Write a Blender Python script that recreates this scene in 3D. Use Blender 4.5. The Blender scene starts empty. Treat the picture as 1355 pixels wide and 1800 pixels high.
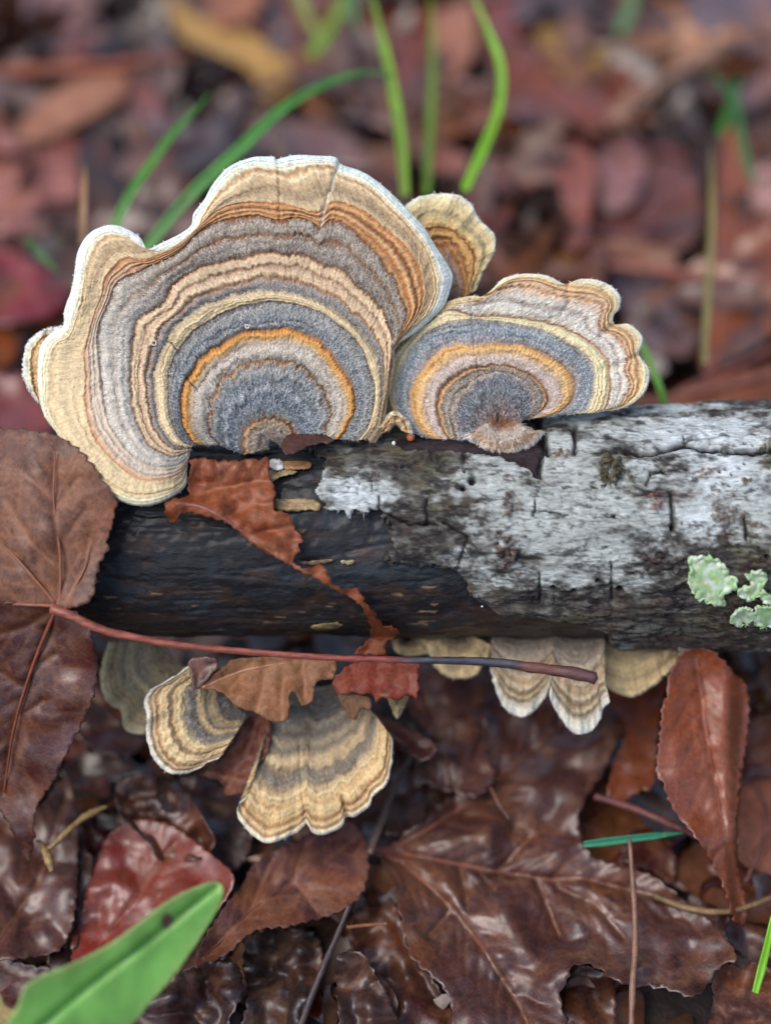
import bpy, math, random
import numpy as np
from mathutils import Vector
from mathutils.geometry import delaunay_2d_cdt

# ------------------------------------------------------------------ camera, sky, sun, exposure
scene = bpy.context.scene
scene.unit_settings.system = 'METRIC'
scene.unit_settings.scale_length = 0.01          # one unit is one centimetre
PITCH = math.radians(50)
FWD = np.array([0.0, math.cos(PITCH), -math.sin(PITCH)])
UPV = np.array([0.0, math.sin(PITCH), math.cos(PITCH)])
RGT = np.array([1.0, 0.0, 0.0])
CAM = -25.0 * FWD
D0 = 24.0                                        # at this depth 1 unit = 100 px of the photograph
cd = bpy.data.cameras.new('camera')
cam = bpy.data.objects.new('camera', cd)
scene.collection.objects.link(cam)
cam.location = CAM
cam.rotation_euler = (math.radians(90) - PITCH, 0, 0)
cd.sensor_fit = 'VERTICAL'; cd.sensor_height = 36; cd.sensor_width = 36
cd.lens = 36 * D0 / 18.0
cd.clip_start = 0.5; cd.clip_end = 2000
cd.dof.use_dof = True
cd.dof.focus_distance = 23.3
cd.dof.aperture_fstop = 0.05
cd.dof.aperture_blades = 0
scene.camera = cam

world = bpy.data.worlds.new('World'); scene.world = world; world.use_nodes = True
wn = world.node_tree.nodes; wl = world.node_tree.links
for n in list(wn): wn.remove(n)
sky = wn.new('ShaderNodeTexSky'); sky.sky_type = 'NISHITA'; sky.sun_disc = False
SUN_EL, SUN_AZ = 60, 250
sky.sun_elevation = math.radians(SUN_EL); sky.sun_rotation = math.radians(SUN_AZ)
sky.air_density = 0.8; sky.dust_density = 3.0; sky.ozone_density = 1.0
bg = wn.new('ShaderNodeBackground'); bg.inputs['Strength'].default_value = 0.14
wo = wn.new('ShaderNodeOutputWorld')
hs = wn.new('ShaderNodeHueSaturation'); hs.inputs['Saturation'].default_value = 1.0      # thin even overcast
wl.new(sky.outputs[0], hs.inputs['Color']); wl.new(hs.outputs[0], bg.inputs[0]); wl.new(bg.outputs[0], wo.inputs[0])
sd = bpy.data.lights.new('sun', 'SUN'); sd.energy = 1.2; sd.angle = math.radians(50); sd.color = (1.0, 0.97, 0.93)
so = bpy.data.objects.new('sun', sd); scene.collection.objects.link(so)
_az, _el = math.radians(SUN_AZ), math.radians(SUN_EL)
_sv = Vector((math.sin(_az) * math.cos(_el), math.cos(_az) * math.cos(_el), math.sin(_el)))
so.rotation_euler = _sv.to_track_quat('Z', 'Y').to_euler(); so.location = _sv * 60
scene.view_settings.view_transform = 'Standard'; scene.view_settings.look = 'None'
scene.view_settings.exposure = 0.5; scene.view_settings.gamma = 1
scene.view_settings.use_curve_mapping = False

GZ = -4.9                                        # ground height under the log's axis
R = random.Random(7); NR = np.random.RandomState(11)

# ------------------------------------------------------------------ helpers: projection
def P(px, py, d):
    px = np.asarray(px, float); py = np.asarray(py, float); d = np.asarray(d, float)
    a = (px - 677.5) / 100 / D0; b = (900 - py) / 100 / D0
    return CAM + d[..., None] * (FWD + a[..., None] * RGT + b[..., None] * UPV)
def depth_z(px, py, z):                          # camera depth where the ray meets height z
    b = (900 - np.asarray(py, float)) / 100 / D0
    dz = FWD[2] + b * UPV[2]
    return (z - CAM[2]) / dz
def proj(p):
    v = np.asarray(p) - CAM
    d = v @ FWD
    return 677.5 + (v @ RGT) / d * D0 * 100, 900 - (v @ UPV) / d * D0 * 100, d

# ------------------------------------------------------------------ helpers: noise
_perm = NR.permutation(256); _perm = np.concatenate([_perm, _perm, _perm])
_g = NR.normal(size=(256, 3)); _g /= np.linalg.norm(_g, axis=1)[:, None]
def perlin(x, y, z=0.0):
    x, y, z = np.broadcast_arrays(np.asarray(x, float), np.asarray(y, float), np.asarray(z, float))
    xi = np.floor(x).astype(int); yi = np.floor(y).astype(int); zi = np.floor(z).astype(int)
    xf, yf, zf = x - xi, y - yi, z - zi
    u = xf**3 * (xf * (xf * 6 - 15) + 10); v = yf**3 * (yf * (yf * 6 - 15) + 10); w = zf**3 * (zf * (zf * 6 - 15) + 10)
    xi &= 255; yi &= 255; zi &= 255
    def gr(i, j, k, a, b, c):
        h = _perm[_perm[_perm[xi + i] + yi + j] + zi + k]
        g = _g[h]
        return g[..., 0] * a + g[..., 1] * b + g[..., 2] * c
    def L(a, b, t): return a + t * (b - a)
    return 1.5 * L(L(L(gr(0, 0, 0, xf, yf, zf), gr(1, 0, 0, xf - 1, yf, zf), u), L(gr(0, 1, 0, xf, yf - 1, zf), gr(1, 1, 0, xf - 1, yf - 1, zf), u), v),
                   L(L(gr(0, 0, 1, xf, yf, zf - 1), gr(1, 0, 1, xf - 1, yf, zf - 1), u), L(gr(0, 1, 1, xf, yf - 1, zf - 1), gr(1, 1, 1, xf - 1, yf - 1, zf - 1), u), v), w)
def fbm(x, y, z=0.0, o=4, g=0.5):
    s = 0; a = 1
    for i in range(o):
        s = s + a * perlin(x * 2**i, y * 2**i, np.asarray(z) * 2**i + i * 7.3); a *= g
    return s
def sst(a, b, x):
    t = np.clip((x - a) / (b - a), 0, 1); return t * t * (3 - 2 * t)
def lin(c):
    c = np.asarray(c, float) / 255
    return np.where(c <= 0.04045, c / 12.92, ((c + 0.055) / 1.055)**2.4)

# ------------------------------------------------------------------ helpers: polygons
def seg_dist(X, Y, poly, closed=False):
    pts = np.asarray(poly, float)
    if closed: pts = np.vstack([pts, pts[:1]])
    best = np.full(np.shape(X), 1e9)
    for (x0, y0), (x1, y1) in zip(pts[:-1], pts[1:]):
        dx, dy = x1 - x0, y1 - y0; L2 = dx * dx + dy * dy + 1e-9
        t = np.clip(((X - x0) * dx + (Y - y0) * dy) / L2, 0, 1)
        best = np.minimum(best, np.hypot(X - x0 - t * dx, Y - y0 - t * dy))
    return best
def inside(X, Y, poly):
    pts = np.asarray(poly, float); r = np.zeros(np.shape(X), bool)
    j = len(pts) - 1
    for i in range(len(pts)):
        xi, yi = pts[i]; xj, yj = pts[j]
        c = ((yi > Y) != (yj > Y)) & (X < (xj - xi) * (Y - yi) / (yj - yi + 1e-12) + xi)
        r ^= c; j = i
    return r
def catmull(pts, n, closed=False):
    p = np.asarray(pts, float)
    if closed: q = np.vstack([p[-1:], p, p[:2]])
    else: q = np.vstack([2 * p[0] - p[1], p, 2 * p[-1] - p[-2]])
    out = []
    for i in range(1, len(q) - 2):
        p0, p1, p2, p3 = q[i - 1], q[i], q[i + 1], q[i + 2]
        t = np.linspace(0, 1, 14, endpoint=False)[:, None]
        out.append(0.5 * ((2 * p1) + (-p0 + p2) * t + (2 * p0 - 5 * p1 + 4 * p2 - p3) * t**2 + (-p0 + 3 * p1 - 3 * p2 + p3) * t**3))
    out = np.vstack(out + [q[-2:-1]])
    L = np.concatenate([[0], np.cumsum(np.linalg.norm(np.diff(out, axis=0), axis=1))])
    s = np.linspace(0, L[-1], n, endpoint=not closed)
    return np.stack([np.interp(s, L, out[:, k]) for k in range(p.shape[1])], 1)

# ------------------------------------------------------------------ helpers: objects
def tag(o, label=None, cat=None, group=None, kind=None):
    if label: o['label'] = label
    if cat: o['category'] = cat
    if group: o['group'] = group
    if kind: o['kind'] = kind
    return o
def mesh_obj(name, verts, faces, mat, parent=None, smooth=True, attrs=None, org=None):
    verts = np.asarray(verts, float)
    if parent is not None: o0 = np.array(parent['org'])
    else: o0 = np.array(org) if org is not None else np.array([verts[:, 0].mean(), verts[:, 1].mean(), verts[:, 2].min()])
    me = bpy.data.meshes.new(name)
    if isinstance(faces, np.ndarray):
        k = faces.shape[1]; nf = len(faces)
        me.vertices.add(len(verts)); me.vertices.foreach_set('co', (verts - o0).astype(np.float32).ravel())
        me.loops.add(nf * k); me.loops.foreach_set('vertex_index', faces.astype(np.int32).ravel())
        me.polygons.add(nf); me.polygons.foreach_set('loop_start', np.arange(0, nf * k, k, dtype=np.int32))
        try: me.polygons.foreach_set('loop_total', np.full(nf, k, dtype=np.int32))
        except Exception: pass
        me.update(calc_edges=True)
    else:
        me.from_pydata((verts - o0).tolist(), [], faces); me.update()
    if smooth: me.polygons.foreach_set('use_smooth', np.ones(len(me.polygons), bool))
    for k, v in (attrs or {}).items():
        v = np.asarray(v, np.float32)
        if v.ndim == 2:
            a = me.attributes.new(k, 'FLOAT_COLOR', 'POINT')
            if v.shape[1] == 3: v = np.concatenate([v, np.ones((len(v), 1), np.float32)], 1)
            a.data.foreach_set('color', v.ravel())
        else:
            a = me.attributes.new(k, 'FLOAT', 'POINT'); a.data.foreach_set('value', v)
    me.materials.append(mat)
    o = bpy.data.objects.new(name, me); scene.collection.objects.link(o)
    if parent is not None: o.parent = parent
    else: o.location = o0; o['org'] = [float(c) for c in o0]
    return o
def empty(name, loc, label, cat, group=None):
    o = bpy.data.objects.new(name, None); scene.collection.objects.link(o)
    o.location = loc; o['org'] = [float(c) for c in loc]; o.empty_display_size = 0.3
    return tag(o, label, cat, group)
def grid_faces(m, n, closed=False):
    i = np.arange(m - 1)[:, None]; j = np.arange(n if closed else n - 1)[None, :]
    j2 = (j + 1) % n
    a = i * n + j; b = i * n + j2; c = (i + 1) * n + j2; d = (i + 1) * n + j
    return np.stack(np.broadcast_arrays(a, b, c, d), -1).reshape(-1, 4)
def tube_arr(pts, rad, seg=8, n=None, rough=0.0):
    p = np.asarray(pts, float)
    m = n or max(6, len(p) * 5)
    q = catmull(p, m); r = np.interp(np.linspace(0, 1, m), np.linspace(0, 1, len(np.atleast_1d(rad))), np.atleast_1d(rad)) if np.ndim(rad) else np.full(m, rad)
    t = np.gradient(q, axis=0); t /= np.linalg.norm(t, axis=1)[:, None] + 1e-12
    ref = np.array([0.13, -0.7, 0.7]); a = np.cross(t, ref); a /= np.linalg.norm(a, axis=1)[:, None] + 1e-12
    b = np.cross(t, a)
    ph = np.linspace(0, 2 * math.pi, seg, endpoint=False)
    rr = r[:, None] * (1 + rough * perlin(np.arange(m)[:, None] * 0.35, np.cos(ph)[None] * 1.5, np.sin(ph)[None] * 1.5 + q[0, 0]))
    v = q[:, None, :] + rr[..., None] * (np.cos(ph)[None, :, None] * a[:, None] + np.sin(ph)[None, :, None] * b[:, None])
    v = v.reshape(-1, 3); f = grid_faces(m, seg, True).tolist()
    c0, c1 = len(v), len(v) + 1
    v = np.vstack([v, q[:1] - t[:1] * r[0] * 0.4, q[-1:] + t[-1:] * r[-1] * 0.4])
    for k in range(seg):
        f.append([(k + 1) % seg, k, c0]); f.append([(m - 1) * seg + k, (m - 1) * seg + (k + 1) % seg, c1])
    return v, f

# ------------------------------------------------------------------ materials
class NT:
    def __init__(s, name):
        s.m = bpy.data.materials.new(name); s.m.use_nodes = True
        s.t = s.m.node_tree; s.t.nodes.clear()
        s.out = s.t.nodes.new('ShaderNodeOutputMaterial')
        s.b = s.t.nodes.new('ShaderNodeBsdfPrincipled'); s.link(s.b.outputs[0], s.out.inputs[0])
    def link(s, a, b): s.t.links.new(a, b)
    def n(s, ty, **kw):
        n = s.t.nodes.new(ty)
        for k, v in kw.items():
            if k.startswith('i_'):
                key = k[2:]; key = int(key) if key.isdigit() else key.replace('_', ' ')
                if hasattr(v, 'is_linked') or hasattr(v, 'links'): s.link(v, n.inputs[key])
                else: n.inputs[key].default_value = v
            else: setattr(n, k, v)
        return n
    def attr(s, name): return s.n('ShaderNodeAttribute', attribute_name=name)
    def noise(s, vec, scale, detail=4, rough=0.55, dist=0.0):
        n = s.n('ShaderNodeTexNoise'); n.inputs['Scale'].default_value = scale; n.inputs['Detail'].default_value = detail
        n.inputs['Roughness'].default_value = rough; n.inputs['Distortion'].default_value = dist
        if vec is not None: s.link(vec, n.inputs['Vector'])
        return n.outputs['Fac']
    def mapping(s, vec, scale):
        n = s.n('ShaderNodeMapping'); s.link(vec, n.inputs['Vector']); n.inputs['Scale'].default_value = scale; return n.outputs[0]
    def rng(s, v, a, b, c, d):
        n = s.n('ShaderNodeMapRange'); s.link(v, n.inputs[0])
        for i, x in enumerate((a, b, c, d)): n.inputs[i + 1].default_value = x
        return n.outputs[0]
    def mix(s, f, a, b, mode='MIX'):
        n = s.n('ShaderNodeMix', data_type='RGBA', blend_type=mode)
        for sock, v in ((n.inputs[0], f), (n.inputs[6], a), (n.inputs[7], b)):
            if isinstance(v, (int, float)): sock.default_value = v
            elif isinstance(v, (tuple, list, np.ndarray)): sock.default_value = (*[float(c) for c in v[:3]], 1)
            else: s.link(v, sock)
        return n.outputs[2]
    def math(s, op, a, b=0.0):
        n = s.n('ShaderNodeMath', operation=op)
        for sock, v in ((n.inputs[0], a), (n.inputs[1], b)):
            if isinstance(v, (int, float)): sock.default_value = v
            else: s.link(v, sock)
        return n.outputs[0]
    def bump(s, h, strength, dist, nrm=None):
        n = s.n('ShaderNodeBump'); n.inputs['Strength'].default_value = strength; n.inputs['Distance'].default_value = dist
        s.link(h, n.inputs['Height'])
        if nrm is not None: s.link(nrm, n.inputs['Normal'])
        return n.outputs[0]
    def set(s, **kw):
        for k, v in kw.items():
            key = k.replace('_', ' ')
            if isinstance(v, (int, float)): s.b.inputs[key].default_value = v
            elif isinstance(v, (tuple, list)): s.b.inputs[key].default_value = v
            else: s.link(v, s.b.inputs[key])

def mat_cap():
    t = NT('fungus velvet'); tc = t.n('ShaderNodeTexCoord').outputs['Object']
    col = t.attr('Col').outputs['Color']; st = t.attr('strand').outputs['Vector']
    fib = t.noise(t.mapping(st, (46, 5, 1)), 1.0, 3, 0.6)
    fine = t.noise(tc, 22, 3, 0.65)
    spk = t.noise(tc, 7, 5, 0.7)
    c = t.mix(1.0, col, t.mix(t.rng(fib, 0.3, 0.7, 0, 1), (0.80, 0.79, 0.78), (1.16, 1.16, 1.16)), 'MULTIPLY')
    c = t.mix(1.0, c, t.mix(t.rng(fine, 0.35, 0.65, 0, 1), (0.86, 0.85, 0.83), (1.13, 1.13, 1.12)), 'MULTIPLY')
    c = t.mix(t.rng(spk, 0.66, 0.74, 0, 0.55), c, (0.16, 0.09, 0.05))
    h = t.math('ADD', t.math('MULTIPLY', fib, 0.7), t.math('MULTIPLY', fine, 0.5))
    t.set(Base_Color=c, Roughness=0.82, Normal=t.bump(h, 0.55, 0.05), Specular_IOR_Level=0.25, Sheen_Weight=0.15)
    return t.m
def mat_hair():
    t = NT('fungus hair'); c = t.attr('Col').outputs['Color']
    t.set(Base_Color=c, Roughness=0.6, Specular_IOR_Level=0.3); return t.m
def mat_leaf(name='wet leaf', wet=1.0, spots=0.5):
    t = NT(name); tc = t.n('ShaderNodeTexCoord').outputs['Object']; oi = t.n('ShaderNodeObjectInfo')
    bl = oi.outputs['Alpha']
    rnd = t.n('ShaderNodeVectorMath', operation='SCALE'); rnd.inputs[0].default_value = (37.0, 19.0, 53.0); t.link(oi.outputs['Random'], rnd.inputs['Scale'])
    ad = t.n('ShaderNodeVectorMath', operation='ADD'); t.link(tc, ad.inputs[0]); t.link(rnd.outputs[0], ad.inputs[1]); v = ad.outputs[0]
    col = oi.outputs['Color']; vein = t.attr('vein').outputs['Fac']; edge = t.attr('edge').outputs['Fac']
    n1 = t.noise(v, 0.7, 8, 0.68, 0.5); n2 = t.noise(v, 2.6, 8, 0.72, 0.6); n3 = t.noise(v, 11.0, 5, 0.75); n4 = t.noise(v, 1.3, 3, 0.5, 1.0)
    vo = t.n('ShaderNodeTexVoronoi', feature='DISTANCE_TO_EDGE'); wv = t.n('ShaderNodeVectorMath', operation='SCALE'); t.link(t.n('ShaderNodeTexNoise', i_Scale=3.0, i_Vector=v).outputs['Color'], wv.inputs[0]); wv.inputs['Scale'].default_value = 0.35; wa = t.n('ShaderNodeVectorMath', operation='ADD'); t.link(v, wa.inputs[0]); t.link(wv.outputs[0], wa.inputs[1]); t.link(wa.outputs[0], vo.inputs['Vector']); vo.inputs['Scale'].default_value = 6.0
    ret = t.rng(vo.outputs['Distance'], 0.0, 0.09, 1, 0)
    hv = t.n('ShaderNodeHueSaturation'); t.link(col, hv.inputs['Color']); hv.inputs['Value'].default_value = 0.16; hv.inputs['Saturation'].default_value = 1.15
    c = t.mix(t.math('MULTIPLY', t.rng(n1, 0.35, 0.68, 0, 0.95), bl), col, hv.outputs[0])
    li = t.mix(0.5, col, (0.36, 0.17, 0.08))
    c = t.mix(t.math('MULTIPLY', t.rng(n4, 0.50, 0.64, 0, 0.85), bl), c, li)
    n6 = t.noise(v, 0.45, 6, 0.6, 1.2); c = t.mix(t.math('MULTIPLY', t.rng(n6, 0.52, 0.62, 0, 0.7), bl), c, (0.27, 0.085, 0.025))
    n5 = t.noise(v, 0.9, 5, 0.65, 0.8)
    c = t.mix(t.math('MULTIPLY', t.rng(n5, 0.54, 0.68, 0, 0.40), bl), c, (0.12, 0.08, 0.078))
    c = t.mix(t.rng(n2, 0.56, 0.70, 0, spots), c, (0.022, 0.014, 0.012))
    c = t.mix(t.rng(n3, 0.35, 0.65, 0, 0.6), c, hv.outputs[0])
    c = t.mix(t.math('MULTIPLY', ret, 0.20), c, li)
    c = t.mix(t.math('MULTIPLY', vein, 0.6), c, t.mix(0.55, col, (0.40, 0.20, 0.10)))
    c = t.mix(t.math('MULTIPLY', edge, 0.35), c, hv.outputs[0])
    h = t.math('ADD', t.math('MULTIPLY', n2, 0.9), t.math('MULTIPLY', n3, 0.35))
    h = t.math('ADD', h, t.math('MULTIPLY', ret, -0.12))
    nb = t.bump(h, 0.42, 0.05)
    dm = t.n('ShaderNodeHueSaturation'); t.link(c, dm.inputs['Color']); dm.inputs['Value'].default_value = 0.74 if wet > 0.5 else 0.9; c = dm.outputs[0]
    t.set(Base_Color=c, Roughness=t.rng(n2, 0.3, 0.7, 0.28 if wet > 0.5 else 0.45, 0.6 if wet > 0.5 else 0.75), Normal=nb, Specular_IOR_Level=0.5 if wet > 0.5 else 0.3,
          Coat_Weight=t.rng(t.noise(v, 0.8, 5, .6, .5), 0.40, 0.58, 0.15 * wet, 1.0 * wet), Coat_Roughness=t.rng(n3, .3, .7, .16, .36), Coat_IOR=1.5)
    return t.m
def mat_simple(name, wet=0.3, rough=0.5, scale=6.0, bump=0.3, stretch=(1, 1, 1), dark=0.5):
    t = NT(name); tc = t.n('ShaderNodeTexCoord').outputs['Object']; oi = t.n('ShaderNodeObjectInfo')
    v = t.mapping(tc, stretch); col = oi.outputs['Color']
    n1 = t.noise(v, scale * 0.3, 4, 0.6); n2 = t.noise(v, scale * 1.7, 4, 0.65)
    hv = t.n('ShaderNodeHueSaturation'); t.link(col, hv.inputs['Color']); hv.inputs['Value'].default_value = dark
    c = t.mix(t.rng(n1, 0.35, 0.65, 0, 1), col, hv.outputs[0]); c = t.mix(t.rng(n2, 0.4, 0.7, 0, 0.6), c, hv.outputs[0])
    t.set(Base_Color=c, Roughness=rough, Normal=t.bump(n2, bump, 0.08), Coat_Weight=wet, Coat_Roughness=0.15); return t.m
def mat_col(name, rough=0.7, scale=14.0, bump=0.4, stretch=(1, 1, 1), coat=0.0, amt=0.3, spec=0.4):
    t = NT(name); tc = t.n('ShaderNodeTexCoord').outputs['Object']; v = t.mapping(tc, stretch)
    col = t.attr('Col').outputs['Color']; n1 = t.noise(v, scale, 5, 0.7); n2 = t.noise(v, scale * 0.35, 4, 0.6)
    c = t.mix(1.0, col, t.mix(t.rng(n1, 0.3, 0.7, 0, 1), (1 - amt,) * 3, (1 + amt,) * 3), 'MULTIPLY')
    c = t.mix(1.0, c, t.mix(t.rng(n2, 0.3, 0.7, 0, 1), (1 - amt * .7,) * 3, (1 + amt * .7,) * 3), 'MULTIPLY')
    t.set(Base_Color=c, Roughness=t.rng(n2, 0.3, 0.7, rough - 0.15, rough + 0.12), Normal=t.bump(n1, bump, 0.06), Coat_Weight=coat, Coat_Roughness=0.2, Specular_IOR_Level=spec); return t.m
def mat_green(name):
    t = NT(name); tc = t.n('ShaderNodeTexCoord').outputs['Object']; oi = t.n('ShaderNodeObjectInfo'); col = oi.outputs['Color']
    n1 = t.noise(tc, 0.9, 4, 0.55, 0.3); n2 = t.noise(t.mapping(tc, (6, 6, 6)), 3, 3, 0.6)
    hv = t.n('ShaderNodeHueSaturation'); t.link(col, hv.inputs['Color']); hv.inputs['Value'].default_value = 0.55; hv.inputs['Hue'].default_value = 0.495
    c = t.mix(t.rng(n1, 0.35, 0.7, 0, 1), col, hv.outputs[0])
    c = t.mix(t.math('MULTIPLY', t.attr('vein').outputs['Fac'], 0.5), c, hv.outputs[0])
    c = t.mix(t.rng(t.noise(tc, 3.0, 6, .75), .60, .66, 0, .5), c, (0.22, 0.26, 0.06)); c = t.mix(t.math('MULTIPLY', t.attr('edge').outputs['Fac'], 0.5), c, (0.36, 0.34, 0.14))
    c = t.mix(t.attr('spot').outputs['Fac'], c, (0.12, 0.045, 0.05))
    t.set(Base_Color=c, Roughness=0.42, Normal=t.bump(n2, 0.15, 0.05), Subsurface_Weight=0.15, Subsurface_Radius=(0.2, 0.4, 0.1), Subsurface_Scale=0.3)
    return t.m
M_CAP, M_HAIR = mat_cap(), mat_hair()
M_WET, M_DRY = mat_leaf('wet leaf', 1.0, 0.6), mat_leaf('drier leaf', 0.25, 0.8)
M_LEFT = mat_leaf('mottled leaf', 0.3, 0.9)
M_WOOD = mat_col('wet dead wood', 0.5, 11.0, 0.7, (0.8, 1.6, 1.6), 0.25, 0.35, 0.35)
M_BARK = mat_col('crusted bark', 0.75, 12.0, 0.9, (0.5, 1.7, 1.7), 0.0, 0.32, 0.35)
M_LICHEN = mat_col('lichen', 0.85, 9.0, 0.2, (1, 1, 1), 0.0, 0.12, 0.2)
M_TWIG = mat_simple('twig bark', 0.25, 0.5, 7, 0.5, (1, 1, 1), 0.45)
M_GRASS = mat_green('green blade')
M_SOIL = mat_simple('dark soil', 0.3, 0.7, 3, 0.8, (1, 1, 1), 0.4)
M_VEIN = mat_simple('leaf vein', 0.3, 0.5, 8, 0.3, (1, 1, 1), 0.6)
def setcol(o, c, mul=1.0, blotch=1.0):
    c = lin(c) * mul; o.color = (float(c[0]), float(c[1]), float(c[2]), blotch); return o

# ------------------------------------------------------------------ ground
def ground_h(x, y):
    h = GZ + 0.35 * fbm(x * 0.12, y * 0.12, 3.1, 3)
    b = np.exp(-((np.abs(x) - 12.5) / 3.0)**2) * np.exp(-((y - 0.3) / 3.0)**2)
    return h + 2.7 * b
gx = np.concatenate([np.linspace(-600, -40, 12), np.linspace(-36, 36, 121), np.linspace(40, 600, 12)])
gy = np.concatenate([np.linspace(-400, -30, 8), np.linspace(-26, 56, 138), np.linspace(60, 800, 12)])
GX, GY = np.meshgrid(gx, gy)
Zg = ground_h(GX, GY) - 0.55 + 0.12 * fbm(GX * 1.2, GY * 1.2, 0.5, 3)
g = mesh_obj('ground', np.stack([GX, GY, Zg], -1).reshape(-1, 3), grid_faces(len(gy), len(gx)), M_SOIL, org=(0, 0, GZ))
tag(g, kind='structure'); setcol(g, (52, 38, 32))

# ------------------------------------------------------------------ leaf meshes
def cdt_mesh(outline, spacing, rnd):
    o = np.asarray(outline, float); x0, y0 = o.min(0); x1, y1 = o.max(0)
    xs = np.arange(x0, x1, spacing); ys = np.arange(y0, y1, spacing * 0.87)
    X, Y = np.meshgrid(xs, ys); X = X + (np.arange(len(ys)) % 2)[:, None] * spacing * 0.5
    X = X + rnd.uniform(-.18, .18, X.shape) * spacing; Y = Y + rnd.uniform(-.18, .18, Y.shape) * spacing
    m = inside(X, Y, o) & (seg_dist(X, Y, o, True) > spacing * 0.45)
    pts = np.vstack([o, np.stack([X[m], Y[m]], 1)])
    n = len(o)
    vs, es, fs, *_ = delaunay_2d_cdt([Vector((float(a), float(b))) for a, b in pts], [], [list(range(n))], 1, 1e-6)
    V = np.array([[v.x, v.y] for v in vs])
    return V, [list(f) for f in fs]
def jag(outline, step, amp, rnd, saw=True, closed=True):
    p = catmull(outline, max(24, int(np.linalg.norm(np.diff(np.vstack([outline, outline[:1]]), axis=0), axis=1).sum() / step)), True)
    t = np.roll(p, -1, 0) - np.roll(p, 1, 0); t /= np.linalg.norm(t, axis=1)[:, None] + 1e-9
    nrm = np.stack([t[:, 1], -t[:, 0]], 1)
    A = 0.5 * np.sum(p[:, 0] * np.roll(p[:, 1], -1) - np.roll(p[:, 0], -1) * p[:, 1])
    if A < 0: nrm = -nrm
    k = np.arange(len(p)); tooth = (k % 4) / 4.0 - 0.4 if saw else 0
    return p + nrm * (tooth * amp + rnd.uniform(-.3, .3, len(p)) * amp)[:, None]
def solid(o, th=0.02):
    md = o.modifiers.new('thickness', 'SOLIDIFY'); md.thickness = th; md.offset = -1; md.use_even_offset = False
def sharp_veins(X, Y, veins, w):
    d = np.full(X.shape, 1e9)
    for v in veins: d = np.minimum(d, seg_dist(X, Y, v))
    return d
LOGC = 935.0
def log_depth(px, py):                                 # depth of the log's front surface seen at a pixel
    x = (np.asarray(px, float) - 677.5) / 100
    r = 1.95 + 0.025 * x
    yc = 940 - 0.012 * np.asarray(px, float)
    dy = np.clip((yc - np.asarray(py, float)) / 100 * 25 / D0 * 0.97, -r * 0.97, r * 0.97)
    return 25 - np.sqrt(r * r - dy * dy)
def hero_leaf(name, label, pts, col, where, veins=(), mat=None, relief=0.10, curl=0.13, crease=0.05, spacing=6, teeth=5, tstep=5, mul=1.0, cat='leaf', parent=None, th=0.02, seed=1, midrib=None, vein_col=None, pleat=0.0, extra=None, freq=0.012, blotch=1.0):
    """where(px,py) -> camera depth of the sheet; pts and veins are traced on the photograph"""
    rnd = np.random.RandomState(seed)
    ol = jag(np.asarray(pts, float), tstep, teeth, rnd)
    V, F = cdt_mesh(ol, spacing, rnd)
    X, Y = V[:, 0], V[:, 1]
    vd = sharp_veins(X, Y, veins, 1) if veins else np.full(X.shape, 200.0)
    ed = seg_dist(X, Y, ol, True)
    d = where(X, Y)
    sv_ = []
    for v in ((veins or []) if mat is not M_GRASS else []):                            # side veins branching off each rib
        q = catmull(v, max(3, int(np.linalg.norm(np.diff(np.asarray(v, float), axis=0), axis=1).sum() / 30))); tt = np.gradient(q, axis=0); tt /= np.linalg.norm(tt, axis=1)[:, None] + 1e-9
        for k in range(1, len(q) - 1):
            for sg in (-1, 1):
                a_ = sg * (0.75 + 0.2 * rnd.rand()); c_, s_ = math.cos(a_), math.sin(a_); dx, dy = tt[k] @ np.array([[c_, s_], [-s_, c_]]); L_ = rnd.uniform(35, 75)
                sv_.append([(q[k, 0], q[k, 1]), (q[k, 0] + dx * L_ * .5, q[k, 1] + dy * L_ * .5), (q[k, 0] + (dx + .25 * tt[k, 0]) * L_, q[k, 1] + (dy + .25 * tt[k, 1]) * L_)])
    svd = sharp_veins(X, Y, sv_, 1) if sv_ else np.full(X.shape, 200.0)
    w = relief * fbm(X * freq, Y * freq, seed * 3.7, 2) + curl * np.exp(-ed / 22.0) * (0.6 + perlin(X * 0.012, Y * 0.012, seed + 5.0)) - crease * np.exp(-(vd / 7.0)**2)
    w = w + relief * 0.05 * np.abs(fbm(X * 0.035, Y * 0.035, seed * 1.7, 3)) - 0.3 * crease * np.exp(-(svd / 4.5)**2)
    if veins: w = w + pleat * np.minimum(vd, 60) / 60
    if extra is not None: w = w + extra(X, Y)
    co = P(X, Y, d - w)
    at = {'vein': np.maximum(np.exp(-(vd / 4.0)**2), 0.55 * np.exp(-(svd / 3.0)**2)), 'edge': np.exp(-ed / 6.0), 'spot': np.zeros(len(X))}
    wrap = None
    if midrib is not None and parent is None:
        c = co.mean(0); wrap = empty(name, (c[0], c[1], co[:, 2].min()), label, cat); parent_ = wrap
    else: parent_ = parent
    o = mesh_obj('blade' if (wrap is not None) else name, co, F, mat or M_WET, parent=parent_, attrs=at)
    if wrap is None and parent is None: tag(o, label, cat)
    if wrap is None and parent is not None and label: tag(o, label)
    setcol(o, col, mul, blotch); solid(o, th)
    if wrap is not None:
        for mr in midrib:
            q = catmull(mr, 14); dd = where(q[:, 0], q[:, 1])
            vi = np.array([np.argmin((X - a)**2 + (Y - b)**2) for a, b in q])
            pp = P(q[:, 0], q[:, 1], (d - w)[vi] - 0.01)
            v, f = tube_arr(pp, [0.035, 0.028, 0.010], 6, 30, 0.2)
            setcol(mesh_obj('vein', v, f, M_VEIN, parent=wrap), vein_col or (150, 85, 60))
    return wrap or o
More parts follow.
